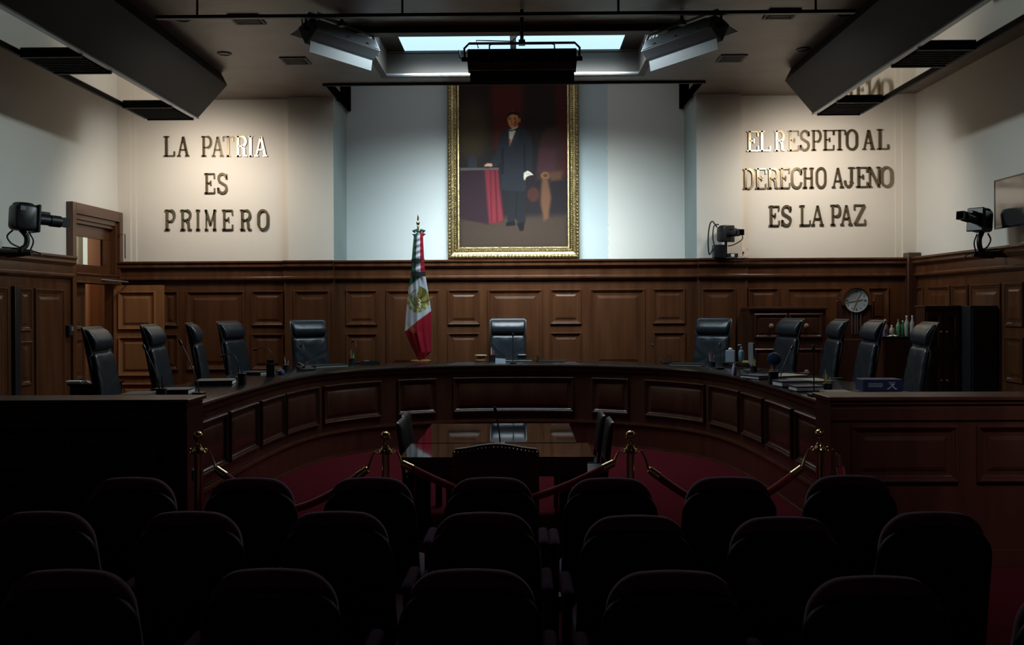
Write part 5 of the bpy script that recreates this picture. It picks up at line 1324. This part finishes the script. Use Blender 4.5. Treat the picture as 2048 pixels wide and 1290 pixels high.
p = onb(1071, 724); p.y += .05; p.x += .03
t = thing('pen_stand', 'small black pen stand beside the folder of the middle chair', 'pen stand', p)
part('base', MB().box(-.03, .03, -.03, .03, 0, .015), black, t, smooth=0)
part('holder', MB().cyl((0, 0, .0151), (-.012, 0, .09), .006, n=8).cyl((.01, 0, .0151), (.02, 0, .08), .006, n=8), black, t)
p = onb(740, 729)
t = thing('desk_tray', 'low black tray of small items on the bench beside the flag', 'tray', p, R_(12))
part('tray', MB().panel(lambda u, v, d: Vector((u, v, d)), -.13, .13, -.08, .08, [(0, 0), (0, .045), (.008, .045), (.012, .01)]), plastic_b, t, smooth=0)
part('clips', MB().box(-.08, -.01, -.03, .03, .0105, .055), steel, t, smooth=0, bevel=.004)
p = onb(1338, 722)
t = thing('drinking_glass', 'small clear glass on the bench beside the slanting microphone', 'glass', p)
part('bowl', MB().lathe([(0, .001), (.035, .001), (.042, .09), (.039, .09), (.032, .008), (0, .008)], n=20), glassm, t)
p = onb(1489, 736); p.y += .25
pd = p.copy()
t = thing('letter_tray', 'black paper tray on the bench, carrying tissue box and pump bottle', 'tray', (pd.x - .03, pd.y, ZT + .001), R_(-35))
part('tray', MB().box(-.17, .17, -.11, .11, 0, .012).box(-.17, .17, -.11, .11, .045, .055), black, t, smooth=0)
part('post', MB().box(-.165, -.15, -.1, .1, .0121, .0449).box(.15, .165, -.1, .1, .0121, .0449), black, t, smooth=0)
zt_ = ZT + .057
t = thing('tissue_box', 'pale grey tissue box standing on the black paper tray', 'tissue box', (pd.x - .115, pd.y + .02, zt_), R_(-20))
part('carton', MB().box(-.055, .055, -.045, .045, 0, .15), mat('pale_carton', (.34, .38, .45), .7), t, smooth=0, bevel=.003)
part('tissue', MB().lathe([(.02, .1505), (.03, .165), (.012, .185), (0, .18)], n=9), white_p, t)
t = thing('pump_bottle', 'clear bluish hand gel bottle with pump on the black paper tray', 'bottle', (pd.x + .02, pd.y, zt_))
gel = mat('blue_gel', (.22, .40, .52), .15, trans=.5)
part('bottle', MB().lathe([(0, 0), (.034, 0), (.036, .01), (.036, .13), (.028, .15), (.014, .16), (.014, .175), (0, .175)], n=20), gel, t)
part('pump', MB().lathe([(.016, .1755), (.016, .19), (.006, .192), (.006, .225), (0, .225)], n=14).tube([(0, 0, .22), (-.035, -.01, .222), (-.045, -.012, .212)], .006, 8), mat('pale_pump', (.5, .6, .66), .4), t)
solo('notepad', MB().box(-.05, .05, -.04, .04, 0, .02), mat('yellow_pad', (.62, .40, .05), .7), 'yellow notepad on the black paper tray', 'notepad', (pd.x + .085, pd.y - .045, zt_), R_(-30), smooth=0, bevel=.002)
p = onb(1469, 752)
t = thing('lavender_bottle', 'small lavender white bottle on the bench edge, clock side', 'bottle', p)
part('body', MB().lathe([(0, 0), (.024, 0), (.026, .008), (.026, .10), (.018, .112), (0, .112)], n=18), mat('lavender_plastic', (.34, .31, .46), .4), t)
part('cap', MB().lathe([(.016, .1125), (.016, .135), (0, .135)], n=14), white_p, t)
p = onb(1498, 742); p.y += .12; p.x += .06
t = thing('monitor', 'slim grey upright screen on a stand, before the chest of drawers', 'monitor', p, R_(-75))
part('panel', MB().box(-.06, .06, -.012, .012, .07, .33), mat('grey_monitor', (.12, .12, .13), .4), t, smooth=0, bevel=.004)
part('stand', MB().box(-.02, .02, -.012, .012, .0101, .0699).box(-.09, .09, -.06, .06, 0, .01), steel, t, smooth=0)
p = onb(1536, 745); p.y += .25; p.x += .14
t = thing('desk_fan', 'small dark blue round desk fan behind the cup of pink and blue pens', 'fan', p, R_(-20))
RXm = Matrix.Rotation(PI / 2, 4, 'X')
part('stand', MB().lathe([(0, 0), (.06, 0), (.06, .012), (.012, .02), (.012, .06), (0, .06)], n=20), fol_b, t)
part('guard', MB().lathe([(.07, -.02), (.08, 0), (.07, .02), (.03, .03), (0, .03)], (0, 0, .141), 28, RXm), mat('dark_blue_plastic', (.012, .022, .06), .4), t)
p = onb(612, 741)
t = thing('desk_telephone', 'black desk telephone on the bench before the chair nearest the flag', 'telephone', p, R_(35))
part('body', MB().prism([(-.09, 0), (.09, 0), (.09, .06), (-.09, .025)], lambda y, z: Vector((-.09, y, z)), lambda y, z: Vector((.09, y, z))), plastic_b, t, smooth=0, bevel=.004)
part('handset', MB().tube([(-.06, -.08, .05), (-.06, -.06, .065), (-.06, .05, .085), (-.06, .075, .08)], [.022, .014, .014, .022], 10), plastic_b, t, smooth=60)
p = onb(562, 749)
solo('glass_paperweight', MB().lathe([(0, 0), (.03, 0), (.045, .018), (.042, .04), (.022, .058), (0, .062)], n=20), mat('violet_glass', (.10, .09, .20), .08, trans=.3), 'rounded violet glass paperweight on the bench beside the desk caddy', 'paperweight', p)
